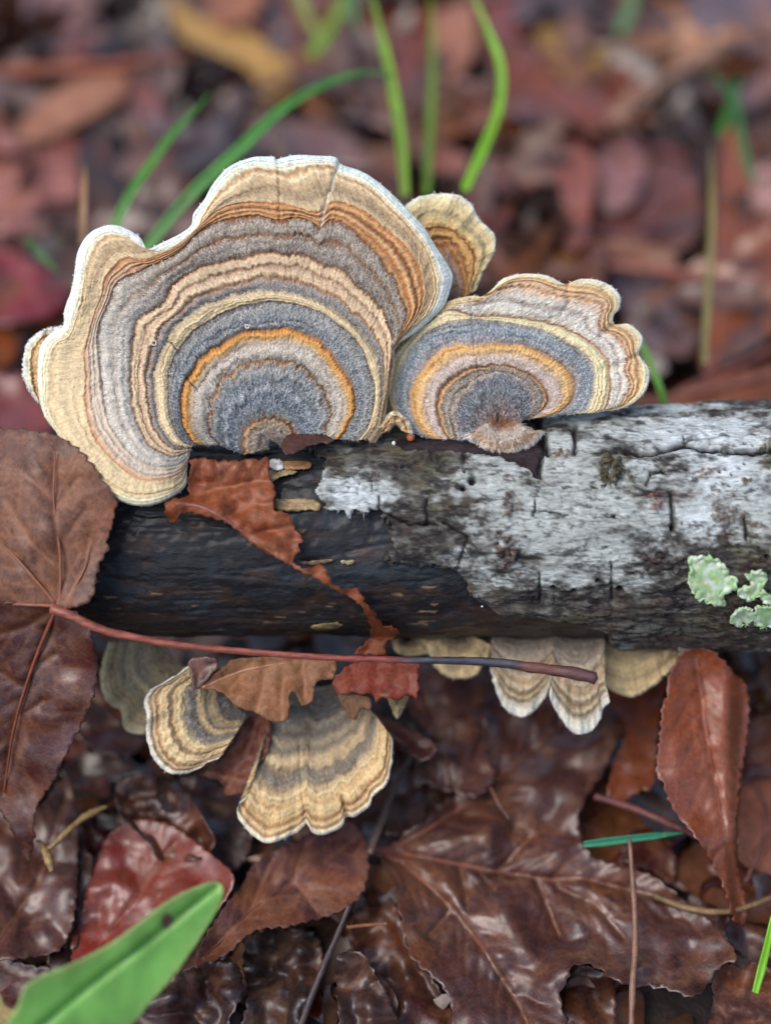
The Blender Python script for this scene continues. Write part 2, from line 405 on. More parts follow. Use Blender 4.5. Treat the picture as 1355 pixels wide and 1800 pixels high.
def on_z(z, sx=0.0, sy=0.0, cx=0.0, cy=0.0):
    return lambda X, Y: depth_z(X, Y, GZ + z + sx * (X - cx) / 100 + sy * (Y - cy) / 100)
def on_log(off):
    return lambda X, Y: log_depth(X, Y) - off
def Z7(*p): return [(x / 1.936, y / 1.936) for x, y in p]
def Z8(*p): return [(650 + x / 1.922, y / 1.922) for x, y in p]
def Z4(*p): return [(x / 1.936, 750 + y / 1.936) for x, y in p]
def Z5(*p): return [(x / 1.936, 1150 + y / 1.936) for x, y in p]
def Z6(*p): return [(650 + x / 1.922, 1150 + y / 1.922) for x, y in p]
def Z1(*p): return [(x / 1.936, 250 + y / 1.936) for x, y in p]
def Z2(*p): return [(550 + x / 2.085, 300 + y / 2.085) for x, y in p]
def Z3(*p): return [(650 + x / 1.922, 700 + y / 1.922) for x, y in p]

# ------------------------------------------------------------------ the log
def axis_pt(x):
    x = np.asarray(x, float)
    c = P(677.5 + 0 * x, LOGC - 3 + 0 * x, 25.0 + 0 * x)
    return c + x[..., None] * np.array([1, 0, 0.0]) + (x * 0.0125)[..., None] * UPV
def log_r(x): return 1.95 + 0.025 * np.clip(x, -8, 8) + 0.06 * perlin(x * 0.35, 2.2)
def log_grid(xs, phis, rad):
    X, F_ = np.meshgrid(xs, phis, indexing='ij')
    C_ = axis_pt(X); r = rad(X, F_)
    return X, F_, C_ + (r * np.cos(F_))[..., None] * (-FWD) + (r * np.sin(F_))[..., None] * UPV, r
xs = np.concatenate([np.linspace(-13.5, -7.6, 30)[:-1], np.arange(-7.6, 7.6, 0.04), np.linspace(7.6, 13.5, 30)])
ph = np.concatenate([np.linspace(-1.9, 1.9, 230), np.linspace(1.9, 2 * math.pi - 1.9, 40)[1:-1]])
def wood_rad(X, F_):
    y = F_ * 2.0
    cx, cy = np.cos(F_) * 2, np.sin(F_) * 2
    fib = fbm(X * 0.55, cx * 5, cy * 5, 3); big = fbm(X * 0.4, cx * 0.6, cy * 0.6 + 4, 3)
    groove = np.abs(perlin(X * 0.3 + 9, cx * 3.2, cy * 3.2)) ; groove = -0.10 * np.exp(-(groove / 0.05)**2)
    return log_r(X) - 0.03 + 0.014 * fib + 0.09 * big + 0.02 * fbm(X * 3, cx * 4, cy * 4, 4, .6) + 0.3 * groove * sst(0.0, 0.5, perlin(X * 0.5, cx, cy + 8) + 0.3)
X, F_, V, r = log_grid(xs, ph, wood_rad)
cx, cy = np.cos(F_) * 2, np.sin(F_) * 2
dark = lin((24, 26, 30)); brn = lin((62, 46, 38)); tan = lin((140, 115, 86)); blu = lin((42, 49, 56))
a = sst(-0.2, 0.6, fbm(X * 0.9, cx * 1.2, cy * 1.2 + 1, 5, .6))
pxx, pyy, _ = proj(V)
b = sst(0.1, 0.6, fbm(X * 1.3, cx * 2.4, cy * 2.4 + 9, 5, .65) + 0.35 * sst(980, 1100, pyy))
f1 = fbm(X * 1.9 + 3, cx * 7, cy * 7, 4); f2 = perlin(X * 0.7, cx * 1.1 + 5, cy * 1.1)
flk = sst(0.74, 0.92, f1 + 0.28 * f2 + 0.10 * sst(980, 1080, pyy))
col = dark[None, None] * (1 - a[..., None]) + blu * a[..., None]
col = col * (1 - 0.75 * b[..., None]) + brn * 0.75 * b[..., None]
col = col * (1 - flk[..., None]) + tan * flk[..., None]
V2 = V.reshape(-1, 3); faces = grid_faces(len(xs), len(ph), True)
LOG = empty('fallen_log', (0, 0, float(V2[:, 2].min())), 'dead log lying across the leaf litter, half blackened bare wood and half whitish bark', 'log')
n0 = len(V2); caps_ = [list(range(len(ph)))[::-1], [(len(xs) - 1) * len(ph) + k for k in range(len(ph))]]
o = mesh_obj('wood', V2, faces, M_WOOD, parent=LOG, attrs={'Col': col.reshape(-1, 3)}); tag(o, 'wet blackened bare wood of the log')
for k, c_ in enumerate(caps_):
    ring = V2[c_]; ctr = ring.mean(0); rings = [ring * (1 - q) + ctr * q for q in (0, 0.25, 0.5, 0.75)]
    vv = np.vstack(rings + [ctr[None]]); nn = len(ring); ff = grid_faces(4, nn, True).tolist() + [[3 * nn + j, 3 * nn + (j + 1) % nn, 4 * nn] for j in range(nn)]
    mesh_obj('end_grain', vv, ff, M_WOOD, parent=LOG, attrs={'Col': np.tile(brn * 1.4, (len(vv), 1))})

# bark shell with a torn left edge
BARK = [(505, 560), (520, 768), (560, 790), (573, 807), (563, 833), (551, 858), (556, 878), (584, 901), (600, 897), (620, 893), (640, 905), (668, 893), (672, 915), (690, 917), (687, 945), (684, 980), (707, 993), (745, 997), (785, 1000), (806, 1012),
        (827, 1038), (842, 1065), (863, 1077), (885, 1088), (940, 1089), (1014, 1101), (1066, 1124), (1100, 1180), (1120, 1300), (1900, 1300), (1900, 400), (505, 400)]
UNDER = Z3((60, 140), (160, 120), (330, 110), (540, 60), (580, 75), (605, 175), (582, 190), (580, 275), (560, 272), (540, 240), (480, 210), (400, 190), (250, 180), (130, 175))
bx = np.concatenate([np.arange(-2.0, 7.4, 0.03), np.linspace(7.4, 13.4, 40)])
bp = np.concatenate([np.linspace(-1.75, 1.75, 330), np.linspace(1.75, 2 * math.pi - 1.75, 60)[1:-1]])
CRACKS = [(Z3((868, 178), (905, 182), (950, 183), (1000, 172), (1030, 160), (1070, 150), (1110, 165), (1150, 171), (1230, 180), (1300, 184), (1365, 180)), 4.2, 0.16),
          (Z3((1068, 150), (1060, 120)), 1.6, 0.08), (Z3((566, 60), (580, 95), (590, 130), (604, 180)), 5, 0.13), (Z3((700, 85), (690, 120), (694, 185)), 2.6, 0.10),
          (Z3((580, 190), (579, 270)), 3, 0.10), (Z3((815, 550), (817, 620), (816, 690)), 1.8, 0.07), (Z3((1012, 320), (1022, 390), (1020, 445)), 3.2, 0.09), (Z3((935, 290), (950, 255), (990, 242)), 2.2, 0.08),
          (Z3((560, 340), (555, 400)), 1.5, 0.05), (Z3((600, 385), (540, 378), (670, 392)), 1.2, 0.05), (Z3((0, 375), (60, 392), (130, 425), (230, 430)), 2.4, 0.09),
          (Z3((190, 340), (192, 430)), 2.0, 0.08), (Z3((315, 190), (318, 250)), 1.5, 0.05), (Z3((570, 590), (572, 700)), 1.5, 0.06), (Z3((1265, 410), (1270, 480)), 2.5, 0.07),
          (Z3((250, 420), (330, 470), (300, 560)), 2.0, 0.07), (Z3((30, 330), (34, 375)), 1.8, .06)]
KNOTS = [  # zoom3 x, y, rx, ry, height, colour, mix
    (820, 243, 48, 50, 0.13, (95, 88, 62), 0.85), (478, 358, 30, 44, 0.09, (120, 92, 70), 0.6), (466, 520, 34, 62, 0.12, (105, 78, 66), 0.7), (975, 540, 60, 42, 0.09, (80, 60, 58), 0.7),
    (648, 186, 26, 14, 0.06, (150, 105, 65), 0.8), (963, 352, 22, 26, 0.07, (165, 125, 110), 0.6), (470, 268, 22, 18, 0.05, (120, 85, 80), 0.6), (1185, 400, 40, 70, 0.07, (110, 80, 45), 0.6), (1130, 255, 34, 22, 0.05, (120, 85, 50), 0.65),
    (1270, 280, 18, 16, 0.05, (110, 100, 75), 0.8), (1240, 400, 50, 14, 0.05, (110, 75, 45), 0.6), (1290, 430, 40, 12, 0.05, (115, 80, 45), 0.6), (200, 210, 40, 20, 0.08, (60, 48, 48), 0.6), (590, 285, 22, 12, 0.05, (110, 85, 60), 0.6),
    (1045, 700, 18, 22, 0.06, (30, 26, 30), 0.8), (995, 730, 14, 14, 0.05, (26, 28, 38), 0.8), (1340, 190, 26, 60, 0.06, (120, 115, 80), 0.7), (110, 240, 30, 36, 0.07, (85, 80, 82), 0.5)]
HOLES = [(345, 277, 14), (316, 300, 11), (825, 401, 6), (1020, 440, 9), (1340, 537, 8), (698, 92, 7), (990, 248, 7), (1230, 160, 4), (1290, 162, 5), (1262, 152, 4), (1180, 248, 5), (1200, 240, 5), (1222, 258, 4), (1246, 238, 4), (1190, 290, 4), (1210, 300, 4), (770, 620, 8), (845, 650, 10), (1050, 425, 3), (620, 640, 7), (690, 650, 8), (1265, 222, 4)]
def bark_rad(X, F_):
    C_ = axis_pt(X); r0 = log_r(X) + 0.18
    p0 = C_ + (r0 * np.cos(F_))[..., None] * (-FWD) + (r0 * np.sin(F_))[..., None] * UPV
    px, py, _ = proj(p0); bark_rad.px, bark_rad.py = px, py
    cx, cy = np.cos(F_) * 2, np.sin(F_) * 2
    smoothz = np.zeros_like(px)
    for (x, y, rx, ry) in ((940, 900, 190, 130), (1230, 830, 150, 130), (1000, 770, 70, 60)):
        smoothz = np.maximum(smoothz, np.exp(-((px - x) / rx)**2 - ((py - y) / ry)**2))
    rough = 1.0 - 0.62 * smoothz
    n = fbm(X * 1.3 + .3 * perlin(X * 3, cx * 3, cy * 3), cx * 3.6, cy * 3.6, 5, 0.6)
    n = fbm(X * 0.9 + .3 * perlin(X * 3, cx * 3, cy * 3), cx * 3.4, cy * 3.4, 5, 0.6)
    terr = (np.floor(n * 5) / 5 + 0.25 * (n * 5 - np.floor(n * 5)) / 5)
    r = r0 + 0.05 * fbm(X * .5, cx * .7, cy * .7, 2) + 0.06 * terr * rough + 0.010 * fbm(X * 5, cx * 16, cy * 16, 3, .65)
    wj = 0.25 * perlin(X * 5, cx * 5, cy * 5)
    hc = np.abs(perlin(X * 1.4, cx * 11 + wj, cy * 11 + wj)); hc2 = np.abs(perlin(X * 3.0 + 5, cx * 21 + wj, cy * 21)); hm = sst(-0.45, 0.25, perlin(X * 1.2 + 7, cx * 2, cy * 2))
    fine = np.maximum(np.exp(-(hc / 0.05)**2), 0.7 * np.exp(-(hc2 / 0.09)**2)) * (0.35 + 0.65 * hm)
    vc = np.abs(perlin(X * 4.2 + 3, cx * 1.6, cy * 1.6)); vm = sst(0.1, 0.5, perlin(X * 1.4, cx * 2.4 + 4, cy * 2.4)) * rough
    fine2 = np.exp(-(vc / 0.05)**2) * vm
    r = r - 0.03 * fine - 0.035 * fine2
    cr = 0.6 * fine + 0.5 * fine2
    front = np.cos(F_) > -0.3
    for pl, w, dp in CRACKS:
        d = seg_dist(px + 3 * perlin(px * .05, py * .05), py + 4 * perlin(px * .06, py * .06, 3), pl)
        e = np.exp(-(d / (w * 1.15))**2) * front; r = r - np.minimum(dp, .11) * e; cr = np.maximum(cr, e)
    kn = np.zeros(px.shape + (3,)); km = np.zeros(px.shape)
    for (x, y, rx, ry, hh, c, mx) in KNOTS:
        X0, Y0 = 650 + x / 1.922, 700 + y / 1.922; rx, ry = rx / 1.922, ry / 1.922
        d = np.sqrt(((px - X0) / rx)**2 + ((py - Y0) / ry)**2) + 1.1 * fbm(px * 0.06, py * 0.08, x, 4, .6)
        e = sst(1.3, 0.5, d) * front
        lump = fbm(px * 0.10, py * 0.16, y * 0.1, 4, .6)
        r = r + 1.1 * hh * e * (0.35 + 1.1 * lump)
        cc = lin(c) * (0.62 + 0.8 * lump)[..., None].clip(0.25, 2)
        kn = np.where((e * mx > km)[..., None], cc, kn); km = np.maximum(km, e * min(1, mx * 1.25) * sst(-.6, 0.0, lump))
    hl = np.zeros(px.shape)
    for (x, y, q) in HOLES:
        d = np.hypot(px - 650 - x / 1.922, py - 700 - y / 1.922) / (q / 1.922)
        hl = np.maximum(hl, sst(1.25, 0.7, d) * front)
    r = r - 0.11 * hl
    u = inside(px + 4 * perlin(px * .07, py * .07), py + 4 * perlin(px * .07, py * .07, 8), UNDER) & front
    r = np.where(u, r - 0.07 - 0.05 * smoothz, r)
    ed = seg_dist(px, py, BARK[1:28]); r = r + 0.07 * np.exp(-ed / 16) * front * perlin(px * 0.03, py * 0.03, 5) - 0.03 * np.exp(-ed / 7) * front
    bark_rad.cr, bark_rad.km, bark_rad.kn, bark_rad.hl, bark_rad.u, bark_rad.fine, bark_rad.n = cr, km, kn, hl, u, fine, n
    return r
X, F_, V, r = log_grid(bx, bp, bark_rad)
px, py = bark_rad.px, bark_rad.py
cx, cy = np.cos(F_) * 2, np.sin(F_) * 2
wpx = px + 9 * fbm(px * 0.03, py * 0.03, 1, 4); wpy = py + 9 * fbm(px * 0.03, py * 0.03, 7, 4)
front = np.cos(F_) > -0.15
keep = np.where(front, inside(wpx, wpy, BARK), X > 0.3 + 0.5 * fbm(X * 0, F_ * 2, 3, 3))
BR = [(625, 868, 60, 30, 1.6, 1), (985, 800, 70, 50, .7, 0), (930, 890, 120, 70, .75, 0), (960, 960, 150, 60, .45, 0), (1230, 760, 120, 42, 1.1, 1), (1270, 830, 80, 60, .8, 1), (1225, 905, 45, 35, 1.2, 1), (1330, 900, 50, 50, .9, 0),
      (1100, 830, 60, 50, .35, 0), (1095, 1000, 60, 60, .55, 0), (850, 830, 60, 30, .15, 0), (1020, 930, 90, 90, .5, 0), (1150, 760, 100, 25, .4, 0), (1010, 740, 60, 16, .5, 0),
      (740, 950, 60, 50, -.6, 0), (740, 860, 60, 70, -.35, 0), (700, 800, 140, 26, -.8, 0), (1150, 950, 40, 60, -.2, 0), (1215, 960, 40, 30, -.5, 0), (1000, 1070, 200, 26, -.9, 0), (1260, 1040, 130, 60, -.7, 0), (1190, 1110, 300, 26, -1.0, 0), (900, 760, 90, 20, -.5, 0)]
bias = np.full(px.shape, 0.05); blue = np.zeros(px.shape)
for (x, y, rx, ry, w, bl) in BR:
    e = np.exp(-((px - x) / rx)**2 - ((py - y) / ry)**2); bias = bias + w * e
    if bl: blue = np.maximum(blue, e)
n1 = fbm(X * 1.3, cx * 2.2, cy * 2.2 + 3, 5, 0.6); n2 = fbm(X * 4, cx * 8, cy * 8, 4, 0.6); n3 = fbm(X * 0.9, cx * 1.5 + 8, cy * 1.5, 4)
W = sst(-0.1, 0.85, bias + 0.75 * n1 + 0.45 * n2)
g0 = lin((66, 60, 58)); g1 = lin((112, 112, 104)); w0 = lin((184, 190, 184)); w1 = lin((218, 228, 230)); ol_ = lin((105, 100, 72)); dk = lin((24, 22, 24)); bw = lin((92, 74, 62))
base = g0 + (g1 - g0) * sst(-0.5, 0.5, n2 + n1 * 0.5)[..., None]
tn = sst(0.1, 0.6, n3 + 0.5 * sst(1030, 1100, py))
base = base * (1 - 0.55 * tn[..., None]) + bw * 0.55 * tn[..., None]
gn = sst(0.12, 0.6, fbm(X * .8 + 4, cx * 1.3, cy * 1.3 + 2, 4) + 0.25 * np.exp(-((px - 1080) / 80)**2 - ((py - 880) / 60)**2)); base = base * (1 - 0.5 * gn[..., None]) + ol_ * 0.5 * gn[..., None]
wh = w0 + (w1 - w0) * (blue * 0.8 + 0.2 * sst(0, .6, n1))[..., None]
col = base * (1 - W[..., None]) + wh * W[..., None]
drk = sst(0.28, 0.6, fbm(X * 3.0 + 11, cx * 7, cy * 7, 5, .6) * 0.9 + 0.16 - 0.2 * W)
col = col * (1 - 0.75 * drk[..., None]) + dk * 0.75 * drk[..., None]
col = col * (1 - bark_rad.km[..., None]) + bark_rad.kn * bark_rad.km[..., None]
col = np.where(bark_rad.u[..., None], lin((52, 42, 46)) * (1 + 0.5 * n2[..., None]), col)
c_ = np.clip(np.maximum(bark_rad.cr * 1.1, bark_rad.hl), 0, 1)[..., None]
col = col * (1 - c_) + dk * 0.6 * c_
f = grid_faces(len(bx), len(bp), True); kf = keep.reshape(-1)
f = f[kf[f].all(1)]
used = np.unique(f); rm = np.full(len(kf), -1); rm[used] = np.arange(len(used))
o = mesh_obj('bark', V.reshape(-1, 3)[used], rm[f][:, ::-1], M_BARK, parent=LOG, attrs={'Col': col.reshape(-1, 3)[used]})
tag(o, 'torn crust of grey and whitish bark on the log'); solid(o, 0.17)

# ------------------------------------------------------------------ fungus caps
HAIRS = lambda: None
def make_cap(name, label, contours, depths, prof, th=0.22, N=520, rows=26, fuzz=0, depth_fn=None, whites=(), hair=(238, 236, 234), wav=0.10, warp=0.10, seed=1, parent=None, part=None, edge_noise=1.6, tint=None, grooves=(), hair_len=0.055):
    K = len(contours)
    C_ = []
    for k, c in enumerate(contours):
        q = catmull(np.asarray(c, float), N)
        s = np.linspace(0, 1, N)
        t = np.gradient(q, axis=0); t /= np.linalg.norm(t, axis=1)[:, None] + 1e-9; nr = np.stack([t[:, 1], -t[:, 0]], 1)
        amp = edge_noise * min(1, k / (K - 1) + 0.15)
        q = q + nr * (amp * fbm(s * 26, k * 0.35, seed * 2.1, 4))[:, None] * min(1, k)
        C_.append(q)
    C_ = np.array(C_)
    ts = np.linspace(0, K - 1, (K - 1) * rows + 1); s = np.linspace(0, 1, N)
    i0 = np.minimum(ts.astype(int), K - 2); fr = (ts - i0)[:, None, None]
    XY = C_[i0] * (1 - fr) + C_[i0 + 1] * fr
    Xp, Yp = XY[..., 0], XY[..., 1]
    T, S = np.meshgrid(ts, s, indexing='ij')
    pt = np.array([p[0] for p in prof]); pc = np.array([lin(p[1]) for p in prof]); pf = np.array([p[2] for p in prof]); phh = np.array([p[3] for p in prof])
    env = sst(0, 0.6, T) * sst(K - 1, K - 1.7, T)
    Tc = T + env * (warp * fbm(S * 22, T * 0.6, seed, 3) + 0.4 * warp * fbm(Xp * .12, Yp * .12, seed + 3, 2))
    Tc = Tc + 0.06 * env * perlin(S * 160, T * 2, seed + 9)
    col = np.stack([np.interp(Tc, pt, pc[:, k]) for k in range(3)], -1); fz = np.interp(Tc, pt, pf); hh = np.interp(Tc, pt, phh)
    Tf = Tc + 0.10 * fbm(S * 14, T * 0.4, seed + 6, 3) + 0.03 * perlin(S * 70, T * 3, seed)
    fb = perlin(Tf * 6.5, S * 2.2, seed + 21); ln = np.exp(-(perlin(Tf * 4.2, S * 2.6, seed + 33) / 0.07)**2) * sst(-.35, .25, perlin(Tf * 3, S * 6, seed + 40)); ln = ln * sst(K - 1, K - 1.5, T)
    col = col * (1 + 0.26 * fb)[..., None]; col = col * (1 - 0.36 * ln[..., None]) + lin((120, 82, 52)) * 0.30 * ln[..., None]
    hh = hh + 0.35 * fb - 0.35 * ln
    spk = fbm(Xp * .22, Yp * .22, seed + 12, 3); col = col * (1 + 0.22 * spk)[..., None]
    lum = fbm(S * 9, T * 0.8, seed + 2, 3); col = col * (1 + 0.16 * lum)[..., None]
    stk = fbm(S * 230, T * 0.9, seed + 4, 3); col = col * (1 + (0.10 + 0.14 * fz) * stk)[..., None]
    if tint is not None: col = tint(col, Xp, Yp, T, S)
    col = np.minimum(np.array([1.19, 1.16, 1.10]) * col ** 0.88, 0.86)
    dep = np.interp(ts, np.arange(K), depths)[:, None] + 0 * Xp
    if depth_fn is not None: dep = dep + depth_fn(Xp, Yp)
    rel = 0.075 * hh + 0.012 * stk + wav * (T / (K - 1))**2.2 * perlin(S * 9, 0.5 * T, seed * 5) + 0.35 * wav * (T / (K - 1))**2 * perlin(S * 24, T * .3, seed) + 0.02 * fbm(Xp * .05, Yp * .05, seed, 3)
    for pl, w, dp, cm in grooves:
        d = seg_dist(Xp + 2.5 * perlin(Xp * .08, Yp * .08), Yp, pl); e = np.exp(-(d / w)**2); rel = rel - dp * e
        if cm is not None: col = col * (1 - e[..., None] * 0.8) + lin(cm) * 0.8 * e[..., None]
    te = (T - (K - 1) + 0.22) / 0.22
    thk = th * (0.45 + 0.55 * (1 - T / (K - 1)))
    rnd = np.where(te > 0, 1 - np.sqrt(np.clip(1 - te**2, 0, 1)), 0)
    sf = np.sqrt(np.clip(np.minimum(S, 1 - S) / 0.012, 0, 1)) if True else 1
    dep_top = dep - rel + rnd * thk * 0.5 + (1 - sf) * 0.03
    top = P(Xp, Yp, dep_top)
    bi = np.concatenate([np.arange(len(ts) - 1, 0, -5), [0]])
    dep_b = dep[bi] - rel[bi] * 0.6 + thk[bi] * np.clip(sf, 0.05, 1)[bi] * np.where((len(ts) - 1 - bi)[:, None] < 3, 0.6, 1.0)
    bot = P(Xp[bi], Yp[bi], dep_b)
    V = np.concatenate([top.reshape(-1, 3), bot.reshape(-1, 3)]); m = len(ts) + len(bi)
    colb = np.broadcast_to(lin((215, 200, 170)), bot.shape); Cc = np.concatenate([col.reshape(-1, 3), colb.reshape(-1, 3)])
    arc = np.linalg.norm(np.diff(XY, axis=1, prepend=XY[:, :1]), axis=2).cumsum(1) / 100
    st = np.stack([S * 9.0, T * 0.5, 0 * T], -1); st = np.concatenate([st.reshape(-1, 3), st[bi].reshape(-1, 3)])
    F = grid_faces(m, N)
    nm = part or name
    par = parent
    if parent is None:
        par = empty(name, tuple(top[0, N // 2] + np.array([0, 0, -0.1])), label, 'fungus cap')
        nm = 'cap'
    o = mesh_obj(nm, V, F, M_CAP, parent=par, attrs={'Col': np.clip(Cc, 0, 1), 'strand': st})
    if fuzz:
        rs = np.random.RandomState(seed + 50)
        dS = np.gradient(top, axis=1); dT = np.gradient(top, axis=0)
        area = np.linalg.norm(np.cross(dS, dT), axis=2)
        w = area * (0.01 + np.clip(fz - 0.25, 0, 1)**1.3); w = w / w.sum(); idx = rs.choice(w.size, fuzz, p=w.ravel())
        ii, jj = np.unravel_index(idx, w.shape)
        p = top[ii, jj] + (rs.rand(fuzz, 1) - .5) * dS[ii, jj] + (rs.rand(fuzz, 1) - .5) * dT[ii, jj]
        tdir = dT[ii, jj]; tdir /= np.linalg.norm(tdir, axis=1)[:, None] + 1e-12
        sdir = dS[ii, jj]; sdir /= np.linalg.norm(sdir, axis=1)[:, None] + 1e-12
        nrm = np.cross(sdir, tdir); nrm /= np.linalg.norm(nrm, axis=1)[:, None] + 1e-12
        nrm[nrm @ FWD > 0] *= -1
        L = hair_len * (0.5 + rs.rand(fuzz, 1)); dirv = tdir + 0.75 * rs.normal(size=(fuzz, 1)) * sdir + (0.25 + 0.35 * rs.rand(fuzz, 1)) * nrm; dirv /= np.linalg.norm(dirv, axis=1)[:, None]
        wd = np.cross(dirv, nrm); wd /= np.linalg.norm(wd, axis=1)[:, None] + 1e-12; wd *= 0.0045 * (0.6 + rs.rand(fuzz, 1))
        mid = p + dirv * L * 0.55 + nrm * 0.008; bend = nrm * -0.25 * L + sdir * rs.normal(size=(fuzz, 1)) * L * 0.25
        tip = p + dirv * L + bend
        hv = np.stack([p - wd, p + wd, mid + wd * .8, mid - wd * .8, tip], 1).reshape(-1, 3)
        b0 = np.arange(fuzz) * 5
        tri = np.concatenate([np.stack([b0, b0 + 1, b0 + 2], 1), np.stack([b0, b0 + 2, b0 + 3], 1), np.stack([b0 + 3, b0 + 2, b0 + 4], 1)])
        base = col[ii, jj]; k = (0.10 + 0.85 * rs.rand(fuzz, 1)**1.5) * fz[ii, jj][:, None].clip(0.2, 1)
        hc = base * (1 - k) + (base * 0.9 + 0.6 * lin(hair)) * k
        ho = mesh_obj('fuzz', hv, tri, M_HAIR, parent=par, smooth=False, attrs={'Col': np.repeat(np.clip(hc, 0, 1), 5, 0)}); tag(ho, kind='stuff')
    return par

C0 = (478, 776)
big = [
 [(474, 790), (472, 784), (474, 778), (478, 776), (484, 777), (490, 782), (492, 788)],
 [(428, 800), (428, 782), (431, 760), (449, 742), (475, 735), (501, 743), (516, 760), (522, 778)],
 [(388, 782), (370, 760), (368, 715), (382, 679), (413, 650), (449, 635), (486, 633), (527, 643), (558, 668), (573, 699), (581, 730), (568, 772)],
 [(345, 782), (336, 774), (320, 741), (318, 699), (331, 663), (356, 627), (393, 601), (439, 583), (491, 578), (537, 588), (573, 612), (604, 653), (620, 689), (620, 730), (596, 772)],
 [(338, 784), (318, 772), (303, 740), (299, 712), (298, 663), (310, 622), (341, 586), (393, 550), (449, 534), (496, 531), (547, 542), (594, 570), (630, 606), (651, 653), (658, 699), (648, 746), (628, 774)],
 [(337, 787), (305, 782), (284, 756), (274, 715), (271, 663), (287, 612), (310, 570), (351, 542), (403, 521), (455, 511), (506, 513), (558, 529), (604, 555), (640, 591), (664, 627), (670, 689), (664, 740), (645, 772)],
 [(335, 793), (300, 800), (262, 780), (240, 730), (232, 689), (236, 640), (235, 606), (243, 570), (262, 549), (294, 534), (305, 508), (336, 482), (387, 462), (439, 454), (491, 448), (542, 454), (584, 472), (620, 495), (656, 529), (682, 570), (687, 620), (678, 690), (664, 752), (650, 775)],
 [(333, 800), (305, 818), (260, 815), (215, 780), (190, 735), (180, 663), (171, 586), (189, 534), (207, 498), (248, 477), (310, 446), (341, 415), (372, 395), (439, 380), (491, 387), (516, 383), (547, 390), (562, 405), (584, 388), (625, 408), (666, 455), (697, 503), (712, 548), (703, 584), (690, 600), (688, 640), (676, 700), (667, 752), (654, 776)],
 [(331, 812), (308, 838), (255, 845), (205, 815), (165, 770), (150, 720), (149, 660), (150, 612), (163, 560), (178, 519), (188, 482), (218, 455), (248, 458), (276, 452), (318, 428), (350, 398), (382, 369), (429, 356), (491, 358), (530, 366), (560, 372), (594, 353), (646, 374), (690, 412), (728, 452), (745, 500), (738, 545), (706, 590), (691, 606), (690, 640), (678, 700), (669, 752), (656, 777)],
 [(330, 822), (318, 850), (290, 864), (245, 872), (205, 858), (150, 818), (112, 768), (86, 722), (82, 680), (84, 640), (98, 606), (122, 592), (134, 560), (146, 515), (152, 470), (166, 430), (190, 412), (220, 417), (240, 434), (262, 452), (290, 444), (325, 424), (348, 400), (360, 376), (372, 356), (388, 330), (410, 308), (444, 296), (482, 298), (500, 300), (530, 294), (560, 290), (585, 293), (596, 308), (640, 324), (684, 362), (724, 402), (752, 438), (768, 480), (770, 510), (757, 546), (738, 566), (708, 592), (692, 608), (692, 640), (680, 700), (671, 752), (658, 778)],
 [(329, 829), (329, 850), (312, 868), (279, 884), (243, 889), (207, 878), (170, 850), (129, 814), (103, 783), (101, 764), (78, 730), (68, 690), (67, 640), (74, 605), (92, 584), (111, 573), (114, 544), (127, 508), (132, 477), (139, 436), (160, 407), (191, 395), (222, 402), (248, 418), (259, 437), (284, 428), (315, 413), (336, 396), (341, 374), (359, 351), (372, 327), (398, 296), (439, 278), (480, 275), (486, 280), (516, 273), (558, 273), (589, 276), (602, 290), (646, 307), (697, 348), (742, 396), (761, 425), (780, 453), (795, 482), (792, 508), (780, 538), (758, 562), (730, 584), (702, 602), (694, 612), (694, 640), (682, 700), (673, 752), (660, 779)]]
